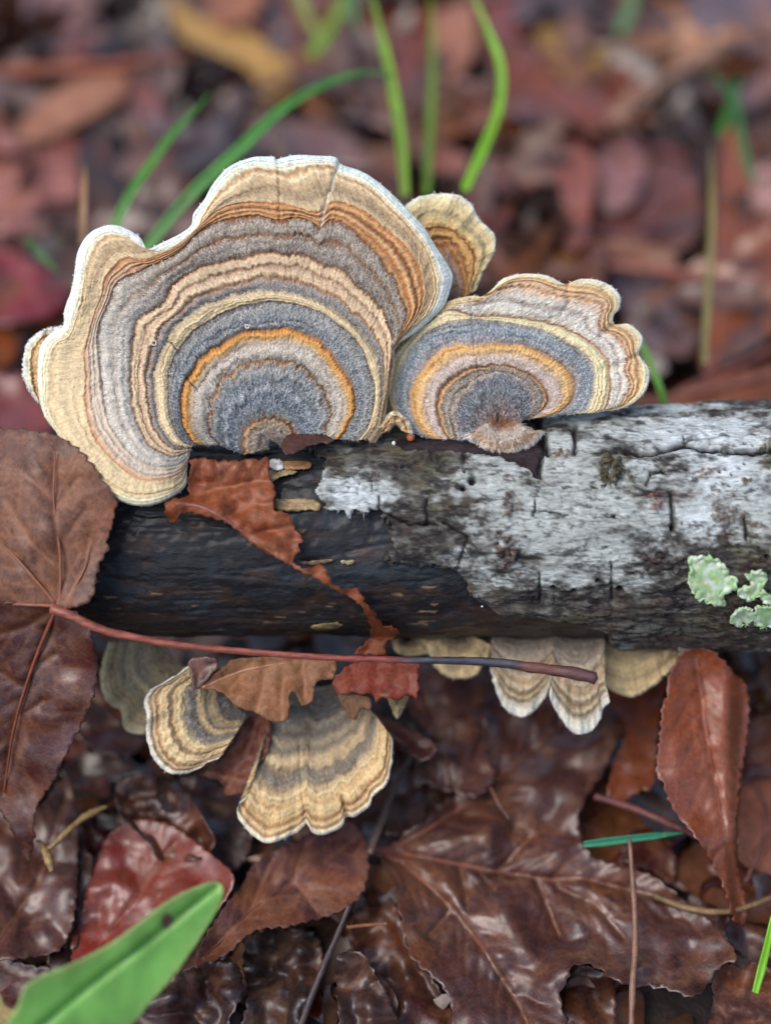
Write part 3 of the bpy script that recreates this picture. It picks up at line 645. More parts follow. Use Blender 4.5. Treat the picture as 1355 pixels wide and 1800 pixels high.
prof_big = [(0, (120, 112, 110), .7, 0), (.5, (150, 138, 128), .8, 0), (.8, (165, 150, 132), .5, .1), (.92, (175, 145, 105), .2, .2), (1.0, (120, 70, 38), 0, -.4), (1.06, (150, 140, 130), .5, 0),
 (1.15, (84, 98, 110), 1, .2), (1.4, (68, 84, 100), 1, 0), (1.47, (140, 148, 155), 1, .4), (1.55, (80, 94, 106), 1, 0), (1.7, (92, 104, 112), 1, 0), (1.78, (150, 152, 150), .8, .4), (1.86, (98, 100, 108), 1, 0), (1.93, (165, 150, 125), .5, .3), (1.98, (125, 75, 42), .1, -.5),
 (2.06, (152, 146, 134), .9, .1), (2.3, (182, 174, 162), 1, .2), (2.5, (164, 154, 140), .9, 0), (2.62, (180, 160, 130), .6, .1), (2.72, (198, 158, 102), .2, .4), (2.84, (200, 142, 72), 0, .6), (2.93, (176, 116, 58), 0, .2), (3.0, (140, 105, 72), .3, -.5),
 (3.1, (100, 106, 108), 1, 0), (3.4, (88, 98, 108), 1, .1), (3.65, (126, 128, 124), 1, .1), (3.9, (100, 104, 106), .9, 0), (4.02, (110, 104, 104), .6, -.2),
 (4.12, (190, 170, 130), .2, .4), (4.4, (206, 190, 156), .1, .7), (4.7, (196, 176, 138), .3, .5), (4.85, (175, 158, 130), .6, .2), (5.0, (112, 108, 104), .7, -.3),
 (5.12, (108, 108, 106), .8, 0), (5.24, (150, 135, 125), .6, .1), (5.32, (140, 100, 72), .1, -.3), (5.4, (198, 172, 138), .3, .3), (5.6, (190, 168, 140), .5, .4), (5.7, (146, 108, 82), .2, -.2), (5.76, (204, 184, 154), .4, .4), (5.95, (196, 168, 134), .3, .4), (6.02, (110, 80, 60), .3, -.7),
 (6.1, (96, 86, 76), 1, -.1), (6.35, (132, 122, 108), 1, .2), (6.48, (118, 98, 80), .8, 0), (6.55, (122, 82, 54), .2, -.2), (6.62, (124, 112, 96), .9, .2), (6.8, (142, 132, 116), .9, .3), (6.92, (120, 105, 90), .7, 0), (7.0, (110, 62, 34), .1, -.6),
 (7.14, (184, 144, 98), .1, .3), (7.28, (140, 80, 42), 0, -.2), (7.42, (196, 160, 114), .1, .4), (7.6, (126, 70, 38), 0, -.3), (7.75, (190, 150, 104), .1, .3), (7.95, (165, 100, 55), 0, -.2),
 (8.05, (192, 170, 132), .2, .3), (8.25, (165, 145, 115), .5, .1), (8.45, (150, 128, 100), .4, 0), (8.65, (182, 158, 122), .3, .3), (8.8, (206, 188, 152), .2, .4), (8.9, (170, 128, 84), .1, -.1), (9.0, (216, 208, 178), .1, .4), (9.12, (204, 196, 166), .1, .2), (9.3, (222, 222, 205), .2, .5), (9.55, (212, 232, 222), .3, .6), (9.75, (204, 228, 220), .1, .5), (10, (206, 230, 224), .0, .5)]
def tint_big(col, X, Y, T, S):
    m = sst(0.42, 0.22, S) * sst(5.9, 6.3, T) * sst(8.2, 7.4, T)
    n = fbm(S * 60, T * 1.2, 4, 3)
    white = lin((196, 196, 188)) * (1 + 0.35 * n)[..., None]
    col = col * (1 - 0.62 * m[..., None]) + white * 0.62 * m[..., None]
    m2 = sst(0.36, 0.2, S) * sst(7.9, 8.3, T) * sst(10, 9.4, T)
    cream = lin((214, 198, 158)) * (1 + 0.2 * perlin(T * 9, S * 3))[..., None]
    col = col * (1 - 0.6 * m2[..., None]) + cream * 0.6 * m2[..., None]
    m3 = sst(0.30, 0.16, S) * sst(9.2, 9.6, T); col = col * (1 - 0.5 * m3[..., None]) + lin((222, 210, 170)) * 0.5 * m3[..., None]
    m4 = sst(0.88, 0.93, S); col = col * (1 - 0.75 * m4[..., None] * sst(5.5, 6.5, T)[..., None]) + lin((200, 180, 140)) * 0.75 * (m4 * sst(5.5, 6.5, T))[..., None]
    return col
def dep_big(X, Y):
    w = sst(640, 880, Y) * sst(400, 280, X)
    return -0.75 * w + 0.10 * sst(300, 100, X) - 0.05 * np.sin(X * 0.012) + 0.12 * sst(400, 280, Y)
CAPA = make_cap('bracket_fungus', 'largest fan of velvety banded bracket fungus with white rim standing on the log', big,
    [23.42, 23.40, 23.40, 23.38, 23.36, 23.34, 23.32, 23.32, 23.34, 23.38, 23.5], prof_big, th=0.30, N=760, rows=26, fuzz=40000, depth_fn=dep_big, wav=0.13, warp=0.09, seed=1, tint=tint_big,
    grooves=[([(597, 285), (585, 320), (572, 360), (563, 405)], 2.6, 0.07, (228, 225, 210)), ([(488, 276), (490, 310), (492, 385)], 2.0, 0.05, None), ([(296, 598), (318, 622)], 1.2, 0.04, (60, 60, 70)), ([(325, 660), (350, 690)], 1.5, 0.04, (70, 62, 60)), ([(520, 372), (508, 392)], 3, 0.05, None)])
# folded second lobe behind the left rim and small warts on the big cap
lobe = [[(110, 640), (112, 645), (113, 652), (112, 660)], [(95, 590), (72, 600), (62, 625), (62, 660), (70, 700), (90, 715)], [(112, 574), (78, 580), (52, 601), (43, 627), (42, 658), (52, 686), (68, 706), (90, 725)]]
make_cap('lobe', 'folded second lobe behind the left rim', lobe, [23.75, 23.7, 23.75], [(0, (200, 180, 140), .2, 0), (1.0, (205, 175, 125), .2, 0), (1.2, (160, 90, 45), 0, -.3), (1.4, (222, 205, 160), .1, .3), (1.7, (215, 215, 195), .2, .4), (2, (228, 238, 236), .3, .4)], th=0.2, N=160, rows=24, fuzz=900, seed=3, parent=CAPA, part='lobe')
for (x, y, rr) in ((271, 603, .04), (435, 574, .03)):
    a = np.linspace(0, 2 * math.pi, 11)[:-1]
    ctr = P(x, y, dep_big(np.array(x), np.array(y)) + 23.3)
    ring = [ctr + rr * (math.cos(t) * RGT + math.sin(t) * UPV) for t in a]; ring.append(ring[0])
    v, f = tube_arr(ring, 0.013, 6, 24, 0.4); setcol(mesh_obj('wart', v, f, M_LICHEN, parent=CAPA, attrs={'Col': np.tile(lin((210, 205, 190)), (len(v), 1))}), (210, 205, 190))

right = [
 [(862, 770), (866, 752), (872, 745), (880, 743), (888, 746), (893, 760)],
 [(812, 775), (809, 757), (804, 722), (819, 693), (847, 669), (881, 660), (914, 674), (934, 698), (929, 727), (908, 745)],
 [(788, 772), (779, 757), (768, 722), (771, 693), (790, 669), (819, 650), (857, 643), (895, 644), (934, 660), (958, 684), (962, 703), (948, 724), (920, 738)],
 [(760, 772), (737, 753), (723, 712), (725, 679), (742, 650), (766, 621), (799, 607), (838, 607), (886, 605), (934, 612), (972, 631), (996, 650), (1008, 674), (1003, 703), (982, 724), (945, 735)],
 [(748, 769), (723, 757), (697, 712), (699, 669), (713, 631), (742, 593), (775, 573), (828, 562), (886, 566), (934, 576), (982, 593), (1020, 617), (1039, 641), (1044, 669), (1039, 698), (1025, 723), (975, 731)],
 [(744, 766), (712, 753), (684, 708), (681, 662), (691, 622), (723, 590), (756, 563), (790, 545), (831, 556), (886, 557), (934, 562), (982, 573), (1025, 593), (1054, 617), (1068, 641), (1072, 674), (1060, 720), (1000, 727)],
 [(742, 763), (706, 751), (681, 706), (678, 660), (688, 618), (722, 586), (755, 558), (786, 538), (829, 526), (856, 527), (872, 510), (893, 498), (924, 493), (955, 499), (985, 512), (1015, 517), (1045, 520), (1066, 532), (1062, 562), (1060, 580), (1092, 590), (1106, 620), (1104, 650), (1112, 672), (1104, 696), (1080, 716), (1000, 725)],
 [(741, 761), (704, 749), (677, 704), (673, 660), (684, 614), (720, 582), (754, 553), (782, 532), (828, 520), (852, 520), (866, 506), (887, 488), (924, 480), (962, 485), (994, 500), (1015, 492), (1044, 491), (1073, 503), (1090, 521), (1088, 541), (1078, 556), (1081, 571), (1102, 570), (1121, 582), (1130, 598), (1123, 620), (1128, 632), (1138, 646), (1140, 670), (1129, 694), (1106, 713), (1078, 721), (1000, 725)]]
prof_right = [(0, (120, 80, 50), .6, 0), (.3, (110, 95, 92), 1, 0), (.6, (80, 86, 92), 1, 0), (.8, (72, 82, 92), 1, .1), (1.0, (95, 95, 102), 1, .2), (1.15, (160, 145, 125), .7, .3), (1.3, (98, 92, 92), .9, 0), (1.5, (150, 135, 115), .7, .3), (1.65, (92, 90, 94), .9, 0), (1.85, (190, 155, 105), .3, .4), (1.96, (120, 72, 40), .1, -.5),
 (2.1, (170, 155, 145), .9, .1), (2.35, (188, 172, 160), 1, .2), (2.55, (195, 165, 125), .5, .3), (2.75, (206, 166, 110), .1, .5), (2.92, (200, 150, 85), .2, .3), (3.03, (145, 128, 115), .7, -.2),
 (3.2, (130, 130, 135), 1, 0), (3.5, (96, 112, 124), 1, .1), (3.8, (112, 124, 130), 1, 0), (4.0, (150, 145, 135), .7, .1), (4.2, (214, 200, 160), .2, .4), (4.7, (222, 206, 165), .1, .5), (4.9, (200, 180, 140), .2, .2), (5.0, (135, 105, 82), .2, -.5),
 (5.12, (190, 186, 176), .8, .1), (5.3, (202, 202, 196), 1, .2), (5.45, (150, 135, 125), .4, -.2), (5.55, (200, 198, 190), .8, .2), (5.75, (198, 180, 160), .5, .2), (5.85, (158, 110, 74), .1, -.3), (5.93, (205, 180, 148), .2, .3), (6.05, (152, 106, 70), .1, -.3), (6.2, (216, 186, 140), .1, .3), (6.4, (180, 142, 100), .1, 0), (6.6, (214, 194, 150), .1, .4), (6.85, (222, 215, 185), .2, .4), (7, (230, 232, 215), .3, .4)]
def tint_right(col, X, Y, T, S):
    m = sst(0.42, 0.36, S) * sst(4.95, 5.1, T)
    return col * (1 - m[..., None]) + lin((212, 194, 150)) * m[..., None]
CAPB = make_cap('bracket_fungus', 'second largest banded bracket fungus, right of the biggest fan, with a lobed cream rim', right,
    [23.46, 23.46, 23.5, 23.5, 23.52, 23.56, 23.6, 23.7], prof_right, th=0.26, N=600, rows=28, fuzz=20000, wav=0.12, warp=0.08, seed=6, tint=tint_right,
    depth_fn=lambda X, Y: 0.12 * sst(760, 690, X) + 0.1 * np.sin(X * 0.02) * 0.4,
    grooves=[([(826, 525), (829, 560), (832, 600), (838, 642)], 1.6, 0.05, (228, 222, 205)), ([(838, 642), (842, 668)], 1.2, 0.03, (100, 90, 85)), ([(872, 715), (876, 740)], 3, 0.06, (50, 40, 36)), ([(996, 500), (1000, 530), (985, 555)], 4, 0.06, None), ([(1080, 571), (1055, 590)], 5, 0.07, None), ([(1122, 625), (1090, 640), (1060, 650)], 5, 0.06, None)])
knob = [[(876, 758), (880, 752), (886, 752), (890, 757), (889, 764), (883, 767), (876, 764)], [(850, 762), (848, 744), (860, 733), (880, 729), (900, 733), (912, 744), (915, 756)], [(822, 768), (838, 766), (846, 772), (860, 785), (885, 793), (910, 787), (930, 776), (948, 766), (950, 752), (940, 745), (925, 738)]]
knob2 = [[(866, 738), (874, 742), (884, 744), (894, 742), (902, 736)], [(850, 752), (858, 766), (882, 772), (906, 767), (922, 752)], [(820, 766), (838, 776), (858, 787), (885, 795), (912, 789), (934, 778), (952, 760)]]
make_cap('foot', 'fuzzy tan foot where the cap grows from bark', knob2, [23.36, 23.28, 23.36], [(0, (120, 70, 45), .3, -.5), (.3, (140, 108, 84), .3, 0), (.6, (170, 158, 146), 1, .2), (1, (170, 150, 135), 1, .2), (1.4, (176, 150, 116), .5, .3), (1.6, (182, 148, 100), .3, .3), (1.85, (175, 165, 155), 1, .1), (2, (190, 185, 180), 1, 0)], th=0.2, N=160, rows=20, fuzz=3500, seed=9, parent=CAPB, part='foot', hair_len=0.10)
small = [[(786, 535), (792, 530), (800, 530), (806, 534)], [(745, 480), (752, 440), (770, 425), (790, 430), (806, 455), (815, 490), (812, 525)], [(728, 440), (735, 405), (757, 392), (785, 396), (812, 412), (836, 440), (838, 470), (826, 505), (815, 525)], [(705, 372), (713, 361), (732, 348), (761, 341), (795, 341), (819, 350), (838, 376), (847, 391), (866, 408), (871, 425), (867, 449), (850, 475), (838, 506), (820, 522)]]
make_cap('bracket_fungus', 'small tan banded bracket fungus peeking out behind between the two large fans', small, [24.3, 24.15, 24.1, 24.15],
    [(0, (160, 140, 130), .6, 0), (.6, (185, 165, 150), .8, .1), (.9, (170, 110, 60), .1, -.2), (1.0, (200, 150, 95), .1, .3), (1.25, (130, 80, 45), 0, -.3), (1.4, (205, 160, 100), .1, .3), (1.7, (195, 150, 90), .1, .3), (1.8, (130, 82, 48), 0, -.4), (1.9, (195, 155, 100), .1, .2), (2.1, (205, 180, 125), .1, .4), (2.4, (150, 138, 105), .3, .1), (2.5, (190, 172, 128), .2, .3), (2.75, (205, 190, 145), .1, .4), (2.9, (218, 208, 175), .2, .4), (3, (228, 228, 212), .2, .4)],
    N=300, rows=30, fuzz=3500, wav=0.10, warp=0.1, seed=12, th=0.2)
stub = [[(690, 752), (694, 748), (700, 750), (704, 756)], [(676, 760), (682, 742), (694, 734), (708, 742), (716, 760)], [(662, 768), (668, 745), (684, 728), (698, 726), (712, 736), (722, 752), (724, 768)]]
make_cap('bracket_fungus', 'tiny curled bracket fungus stub wedged between the two large caps on the bark', stub, [23.35, 23.25, 23.35],
    [(0, (150, 100, 70), .2, -.3), (.4, (225, 205, 175), .3, .5), (.8, (215, 175, 120), .2, .4), (1.1, (165, 90, 60), .1, -.4), (1.4, (220, 200, 160), .3, .4), (2, (225, 215, 190), .3, .3)], N=120, rows=20, fuzz=700, wav=0.22, warp=0.2, seed=14, th=0.18)

# caps under the log
def simple_cap(label, ctr, start_r, outline, prof, d0, d1, seed, group=None, nc=5, N=300, rows=22, fuzz=500, wav=0.1, dome=0.15, flat=0.0, tilt=None, c0=None, grooves=()):
    ol = catmull(outline, 60); c = np.array(ctr, float)
    cons = []
    if c0 is not None:
        a0 = catmull(c0, 60); cons = [a0 * (1 - k / (nc - 1)) + ol * (k / (nc - 1)) for k in range(nc)]
    for k in range(nc if c0 is None else 0):
        t = k / (nc - 1)
        v = ol - c; rr = np.linalg.norm(v, axis=1)[:, None]; mean = rr.mean()
        r_ = rr * t + start_r * (1 - t); r_ = r_ + (mean - rr) * 0.5 * t * (1 - t) * 2 * flat
        cons.append(c + v / rr * np.minimum(r_, rr))
    ds = [d0 + (d1 - d0) * (k / (nc - 1)) - dome * math.sin(math.pi * k / (nc - 1)) for k in range(nc)]
    pr = [(t * (nc - 1), tuple(np.array(col) * .68 + np.array((186, 174, 152)) * .32 * (0.6 if sum(col) < 330 else 1)), f, h) for t, col, f, h in prof]
    return make_cap('bracket_fungus', label, cons, ds, pr, N=N, rows=rows, fuzz=fuzz, wav=wav, warp=0.07, seed=seed, th=0.2, depth_fn=tilt, grooves=grooves)
PT = [(0, (74, 76, 82), .8, 0), (.15, (96, 94, 92), .8, 0), (.22, (165, 140, 95), .3, .3), (.3, (110, 100, 90), .5, 0), (.36, (190, 160, 108), .2, .4), (.42, (110, 106, 100), .8, 0), (.50, (100, 98, 96), .9, 0), (.54, (140, 125, 105), .5, 0), (.58, (214, 190, 135), .1, .5), (.66, (205, 175, 120), .1, .4), (.69, (140, 110, 78), .1, -.3), (.74, (210, 182, 128), .1, .4), (.83, (216, 188, 135), .1, .4), (.87, (160, 100, 48), 0, -.3), (.90, (205, 190, 150), .1, .3), (.93, (140, 80, 35), 0, -.3), (.96, (222, 225, 205), .2, .4), (1, (232, 242, 240), .3, .4)]
simple_cap('cream and grey fungus cap with bluish white rim below the log, beside the tan piece', (436, 1212), 12, [(336, 1167), (326, 1174), (310, 1186), (289, 1199), (266, 1212), (254, 1233), (258, 1258), (258, 1295), (266, 1326), (284, 1350), (305, 1361), (336, 1358), (362, 1343), (382, 1334), (392, 1326)], PT, 24.35, 23.95, 21, c0=[(428, 1180), (412, 1196), (408, 1222), (418, 1245), (436, 1256)], fuzz=900, wav=0.16, N=380)
PC = [(0, (60, 60, 62), .7, 0), (.2, (92, 90, 86), .8, 0), (.26, (130, 118, 98), .8, .2), (.32, (96, 92, 88), .5, 0), (.38, (150, 134, 104), .7, .2), (.42, (108, 102, 94), .3, 0), (.48, (186, 160, 118), .1, .4), (.53, (170, 144, 104), .2, .1), (.57, (120, 110, 96), .5, -.1), (.63, (110, 104, 96), .8, 0), (.68, (160, 138, 100), .3, .2), (.72, (208, 180, 130), .1, .5), (.78, (190, 150, 92), .1, .2), (.82, (218, 188, 130), .1, .5), (.87, (200, 160, 100), .1, .3), (.90, (150, 95, 48), 0, -.3), (.93, (215, 185, 130), .1, .3), (.955, (140, 88, 45), 0, -.3), (.975, (220, 215, 185), .2, .4), (1, (228, 236, 228), .3, .4)]
simple_cap('widest hanging fungus cap below the log, fan shaped with a frilled cream edge', (520, 1175), 14, [(441, 1384), (434, 1403), (419, 1418), (418, 1437), (439, 1463), (467, 1482), (498, 1475), (527, 1460), (538, 1446), (547, 1461), (562, 1468), (580, 1464), (602, 1452), (608, 1435), (625, 1436), (650, 1416), (655, 1400), (679, 1380), (688, 1346), (690, 1303), (684, 1288)], PC, 24.9, 24.15, 22, c0=[(492, 1196), (510, 1204), (540, 1208), (575, 1206), (610, 1196)], grooves=[([(538, 1448), (530, 1390), (526, 1300)], 3, .05, None), ([(612, 1440), (600, 1400)], 4, .06, (120, 80, 45)), ([(660, 1400), (635, 1385)], 4, .05, None)], fuzz=1500, wav=0.2, N=460, nc=6, flat=0.35)
PA = [(0, (120, 110, 90), .5, 0), (.3, (150, 136, 104), .5, .1), (.45, (120, 112, 98), .6, 0), (.55, (205, 186, 140), .2, .3), (.65, (140, 130, 108), .5, 0), (.75, (180, 160, 112), .1, .3), (.85, (150, 130, 92), .1, 0), (.92, (200, 185, 135), .1, .3), (1, (212, 205, 165), .2, .3)]
simple_cap('blurry olive and cream banded fungus cap under the log nearest the dark red leaf lobe', (300, 1135), 14, [(192, 1128), (184, 1150), (176, 1185), (180, 1215), (195, 1240), (212, 1250), (217, 1275), (232, 1289), (260, 1290), (290, 1275), (315, 1255)], PA, 25.1, 24.9, 23, c0=[(290, 1125), (300, 1150), (318, 1168), (345, 1175)], wav=0.12)
PE = [(0, (80, 74, 70), .6, 0), (.2, (130, 118, 108), .6, .2), (.32, (172, 160, 145), .6, .2), (.4, (120, 100, 84), .3, -.2), (.48, (182, 164, 140), .3, .3), (.56, (150, 120, 84), .2, -.1), (.64, (196, 180, 150), .3, .3), (.70, (112, 86, 60), .1, -.3), (.76, (196, 178, 140), .3, .3), (.80, (110, 90, 66), 0, -.2), (.86, (200, 198, 184), .3, .3), (.9, (222, 228, 218), .3, .4), (1, (232, 240, 238), .3, .4)]
simple_cap('pale hanging fungus cap with broad white lip, behind the middle of the dark stalk', (922, 1098), 10, [(861, 1165), (863, 1183), (873, 1218), (888, 1246), (915, 1261), (938, 1251), (957, 1228), (966, 1203), (970, 1190)], PE, 24.95, 24.6, 24, c0=[(866, 1112), (900, 1122), (940, 1122), (972, 1112)])
simple_cap('whitish ruffled fungus cap hanging just behind the blunt end of the stalk', (1016, 1098), 10, [(968, 1192), (971, 1205), (966, 1226), (984, 1262), (1012, 1290), (1040, 1285), (1055, 1264), (1060, 1245), (1071, 1232), (1064, 1212), (1063, 1190)], PE, 24.75, 24.35, 25, c0=[(970, 1112), (1000, 1122), (1035, 1122), (1062, 1112)], wav=0.2)
PG = [(0, (130, 112, 82), .3, 0), (.4, (150, 130, 90), .3, .1), (.6, (195, 170, 115), .1, .3), (.75, (160, 135, 95), .2, .1), (.88, (205, 180, 125), .1, .3), (1, (215, 200, 150), .1, .3)]
simple_cap('plain tan fungus cap under the log above the curled orange leaf', (1125, 1085), 10, [(1058, 1190), (1066, 1206), (1087, 1220), (1118, 1224), (1150, 1204), (1186, 1170), (1214, 1140)], PG, 25.2, 24.9, 26, c0=[(1056, 1100), (1100, 1108), (1150, 1108), (1196, 1098)])
simple_cap('small cream fungus disc peeping beneath the stalk, left of the white lipped cap', (806, 1105), 8, [(748, 1128), (758, 1160), (772, 1180), (790, 1191), (815, 1193), (838, 1185), (852, 1165), (866, 1135)], PG, 25.1, 24.95, 27)
simple_cap('bit of cream fungus edge under the log beside the orange leaf remnant', (715, 1120), 8, [(690, 1122), (692, 1140), (705, 1150), (735, 1152), (760, 1145), (764, 1122)], PG, 25.15, 25.05, 28, N=120, fuzz=0)
simple_cap('tiny yellowish fungus tip poking below the serrated rust leaf', (700, 1215), 6, [(680, 1222), (688, 1245), (698, 1264), (708, 1248), (718, 1224)], PG, 24.6, 24.5, 29, N=100, fuzz=0)
simple_cap('tiny white fungus button on the underside of the log, right of the others', (1200, 1128), 5, [(1186, 1130), (1194, 1143), (1203, 1147), (1213, 1142), (1219, 1131)], [(0, (215, 215, 210), .2, 0), (1, (228, 232, 230), .2, 0)], 24.7, 24.6, 30, N=80, fuzz=0)

# ------------------------------------------------------------------ lichens, splinters, crumbs on the log
def lichen(label, polys, base, seed):
    root = None
    for i, pl in enumerate(polys):
        rs = np.random.RandomState(seed + i)
        ol = catmull(np.asarray(pl, float), 110, True); cc0 = ol.mean(0); an = np.arctan2(*(ol - cc0).T); ol = cc0 + (ol - cc0) * (1 + 0.11 * np.abs(np.sin(an * 5.5 + 2 * np.sin(an * 2))) + 0.10 * perlin(np.cos(an) * 5, np.sin(an) * 5, seed) - .05)[:, None]
        V, F = cdt_mesh(ol, 2.6, rs); X, Y = V[:, 0], V[:, 1]
        ed = seg_dist(X, Y, ol, True)
        w = 0.22 + 0.04 * fbm(X * .04, Y * .04, seed, 1) + (0.05 + 0.12 * perlin(X * .12, Y * .12, seed)) * np.exp(-ed / 7) + 0.006 * fbm(X * .16, Y * .16, seed, 2)
        co = P(X, Y, log_depth(X, Y) - 0.13 - w)
        n = sst(-.3, .5, fbm(X * .06, Y * .06, seed + 4, 3)); n2 = sst(.1, .6, fbm(X * .09, Y * .09, seed + 8, 3))
        c = lin((166, 202, 146)) * (1 - n[:, None]) + lin((212, 226, 206)) * n[:, None]; c = c * (1 - .5 * n2[:, None]) + lin((176, 176, 110)) * .5 * n2[:, None]
        if root is None: root = empty('lichen', tuple(co.mean(0)), label, 'lichen')
        o = mesh_obj('lobe', co, F, M_LICHEN, parent=root, attrs={'Col': c}); solid(o, 0.045)
lichen('round pale green lichen rosette with a pinkish top edge on the bark', [Z3((1085, 537), (1130, 532), (1185, 550), (1212, 590), (1240, 612), (1228, 645), (1195, 665), (1200, 695), (1165, 700), (1115, 682), (1090, 660), (1072, 600))], 0, 31)
lichen('bright mint green lobed lichen at the edge of the picture, above the smaller one', [Z3((1268, 600), (1290, 585), (1325, 585), (1342, 610), (1330, 640), (1345, 660), (1380, 660), (1380, 700), (1330, 690), (1310, 670), (1280, 682), (1246, 665), (1242, 645), (1270, 636), (1285, 628))], 0, 35)
lichen('small whitish green lichen cluster low on the bark below the mint lobes', [Z3((1218, 735), (1245, 708), (1285, 708), (1300, 730), (1280, 760), (1240, 768), (1222, 755)), Z3((1300, 705), (1340, 700), (1385, 712), (1385, 768), (1310, 768), (1295, 745))], 0, 38)
def sliver(label, pts, col, off, seed, name='wood_splinter', cat='splinter'):
    ol = jag(np.asarray(pts, float), 4, 4.5, np.random.RandomState(seed), saw=False); V, F = cdt_mesh(ol, 5, np.random.RandomState(seed)); X, Y = V[:, 0], V[:, 1]
    co = P(X, Y, log_depth(X, Y) - off - 0.03 * perlin(X * .03, Y * .25, seed))
    c = lin(col) * (0.8 + 0.5 * perlin(X * .04, Y * .5, seed))[:, None]
    o = mesh_obj(name, co, F, M_WOOD, attrs={'Col': c}); solid(o, 0.02); return tag(o, label, cat)
sliver('flat tan wood splinter on the bare wood touching the tip of the blue white bark', [(483, 879), (500, 877), (545, 878), (560, 883), (562, 896), (540, 897), (500, 898), (484, 894)], (176, 148, 104), .07, 1)
sliver('tan wood splinter under the foot of the biggest fan, upper of two by rust leaf', [(495, 813), (520, 811), (545, 812), (547, 820), (535, 825), (500, 826)], (178, 132, 84), .14, 2)
sliver('pale wood splinter at the top edge of the rust leaf, lower of two', [(474, 829), (500, 826), (522, 828), (515, 834), (490, 840), (478, 848)], (190, 165, 120), .10, 3)
sliver('white flake of old fungus beside the top corner of the rust leaf', [(474, 812), (485, 808), (498, 812), (497, 824), (486, 828), (476, 822)], (215, 215, 215), .16, 4, 'fungus_flake', 'flake')
sliver('dark reddish strip of loose bark lying over the base of the largest fan', [(498, 778), (506, 767), (530, 763), (560, 764), (582, 770), (586, 778), (560, 781), (540, 786), (520, 796), (505, 800), (496, 790)], (88, 52, 42), .75, 5, 'bark_strip', 'bark')
sliver('thin tan sliver along the wood under the narrow waist of the rust leaf', [(528, 988), (560, 984), (586, 983), (575, 988), (545, 992)], (160, 130, 95), .05, 6)
sliver('short tan sliver right of the rust leaf waist on dark wood', [(600, 986), (622, 984), (618, 991), (603, 991)], (185, 165, 125), .05, 8)
sliver('pale tan sliver low on the bare wood left of the leaf tail', [(545, 1100), (575, 1094), (602, 1096), (590, 1103), (560, 1106)], (150, 130, 85), .05, 9)
def pebble(name, label, cat, x, y, d, r, col, seed):
    u = np.linspace(0, math.pi, 9); v = np.linspace(0, 2 * math.pi, 13)[:-1]; U, Vv = np.meshgrid(u, v, indexing='ij')
    n = np.stack([np.sin(U) * np.cos(Vv), np.sin(U) * np.sin(Vv), np.cos(U)], -1)
    rr = r * (1 + 0.3 * perlin(n[..., 0] * 2, n[..., 1] * 2, n[..., 2] * 2 + seed)); p = P(x, y, d) + n * rr[..., None]
    o = mesh_obj(name, p.reshape(-1, 3), grid_faces(9, 12, True), M_LICHEN, attrs={'Col': np.tile(lin(col), (108, 1))}); return tag(o, label, cat)
pebble('orange_fungus', 'tiny bright orange fungus bead on the bark below the gap between both fans', 'fungus', 722, 769, 23.5, .07, (215, 110, 50), 2)
pebble('fungus_bead', 'tiny white bead at the foot of the curled stub', 'fungus', 692, 779, 23.3, .035, (225, 225, 220), 3)
pebble('fungus_bead', 'tiny white bead on the dark bark rim above the red leaves', 'fungus', 847, 1066, 23.15, .018, (225, 228, 232), 4)

# ------------------------------------------------------------------ leaves resting on the log
draped = Z4((640, 118), (665, 112), (700, 106), (740, 118), (780, 116), (812, 118), (850, 108), (880, 114), (915, 110), (918, 160), (938, 220), (934, 280), (980, 296), (1003, 340), (1034, 385), (1018, 400), (1022, 430), (1000, 447), (1015, 475), (1050, 482), (1095, 470), (1115, 500), (1140, 540), (1180, 552), (1220, 550), (1240, 590), (1275, 632), (1300, 668), (1355, 690), (1345, 720), (1312, 735), (1310, 778), (1255, 776), (1205, 772), (1256, 722), (1262, 690), (1250, 648), (1225, 605), (1180, 575), (1130, 548), (1075, 518), (1020, 492), (980, 470), (900, 425), (850, 390), (790, 340), (740, 316), (690, 300), (640, 292), (612, 300), (602, 326), (576, 318), (560, 272), (590, 247), (640, 238), (638, 180), (650, 135))
def dr_depth(X, Y):
    base = log_depth(X, Y) - 0.28
    ridge = seg_dist(X, Y, Z4((560, 280), (640, 270), (750, 300), (900, 405), (1000, 470), (1130, 540), (1250, 620)))
    return base - 0.22 * np.exp(-(ridge / 16)**2) - 0.15 * sst(860, 810, Y) * sst(490, 440, X)
hero_leaf('torn_leaf', 'torn rust orange leaf draped down the bare wood below the biggest fan', draped, (166, 86, 48), dr_depth, mat=M_DRY, spacing=4, teeth=4.5, tstep=4.5, relief=0.10, curl=0.10, crease=0.05, pleat=0.10,
    veins=[Z4((660, 235), (800, 200), (920, 180)), Z4((760, 310), (860, 270), (940, 258)), Z4((840, 375), (930, 350), (1020, 335)), Z4((610, 285), (760, 312), (900, 405), (1000, 470), (1230, 600))], midrib=[Z4((600, 262), (690, 275), (790, 330), (900, 412), (990, 468))], vein_col=(150, 92, 80), blotch=0.45, seed=3, mul=0.95, freq=0.03)

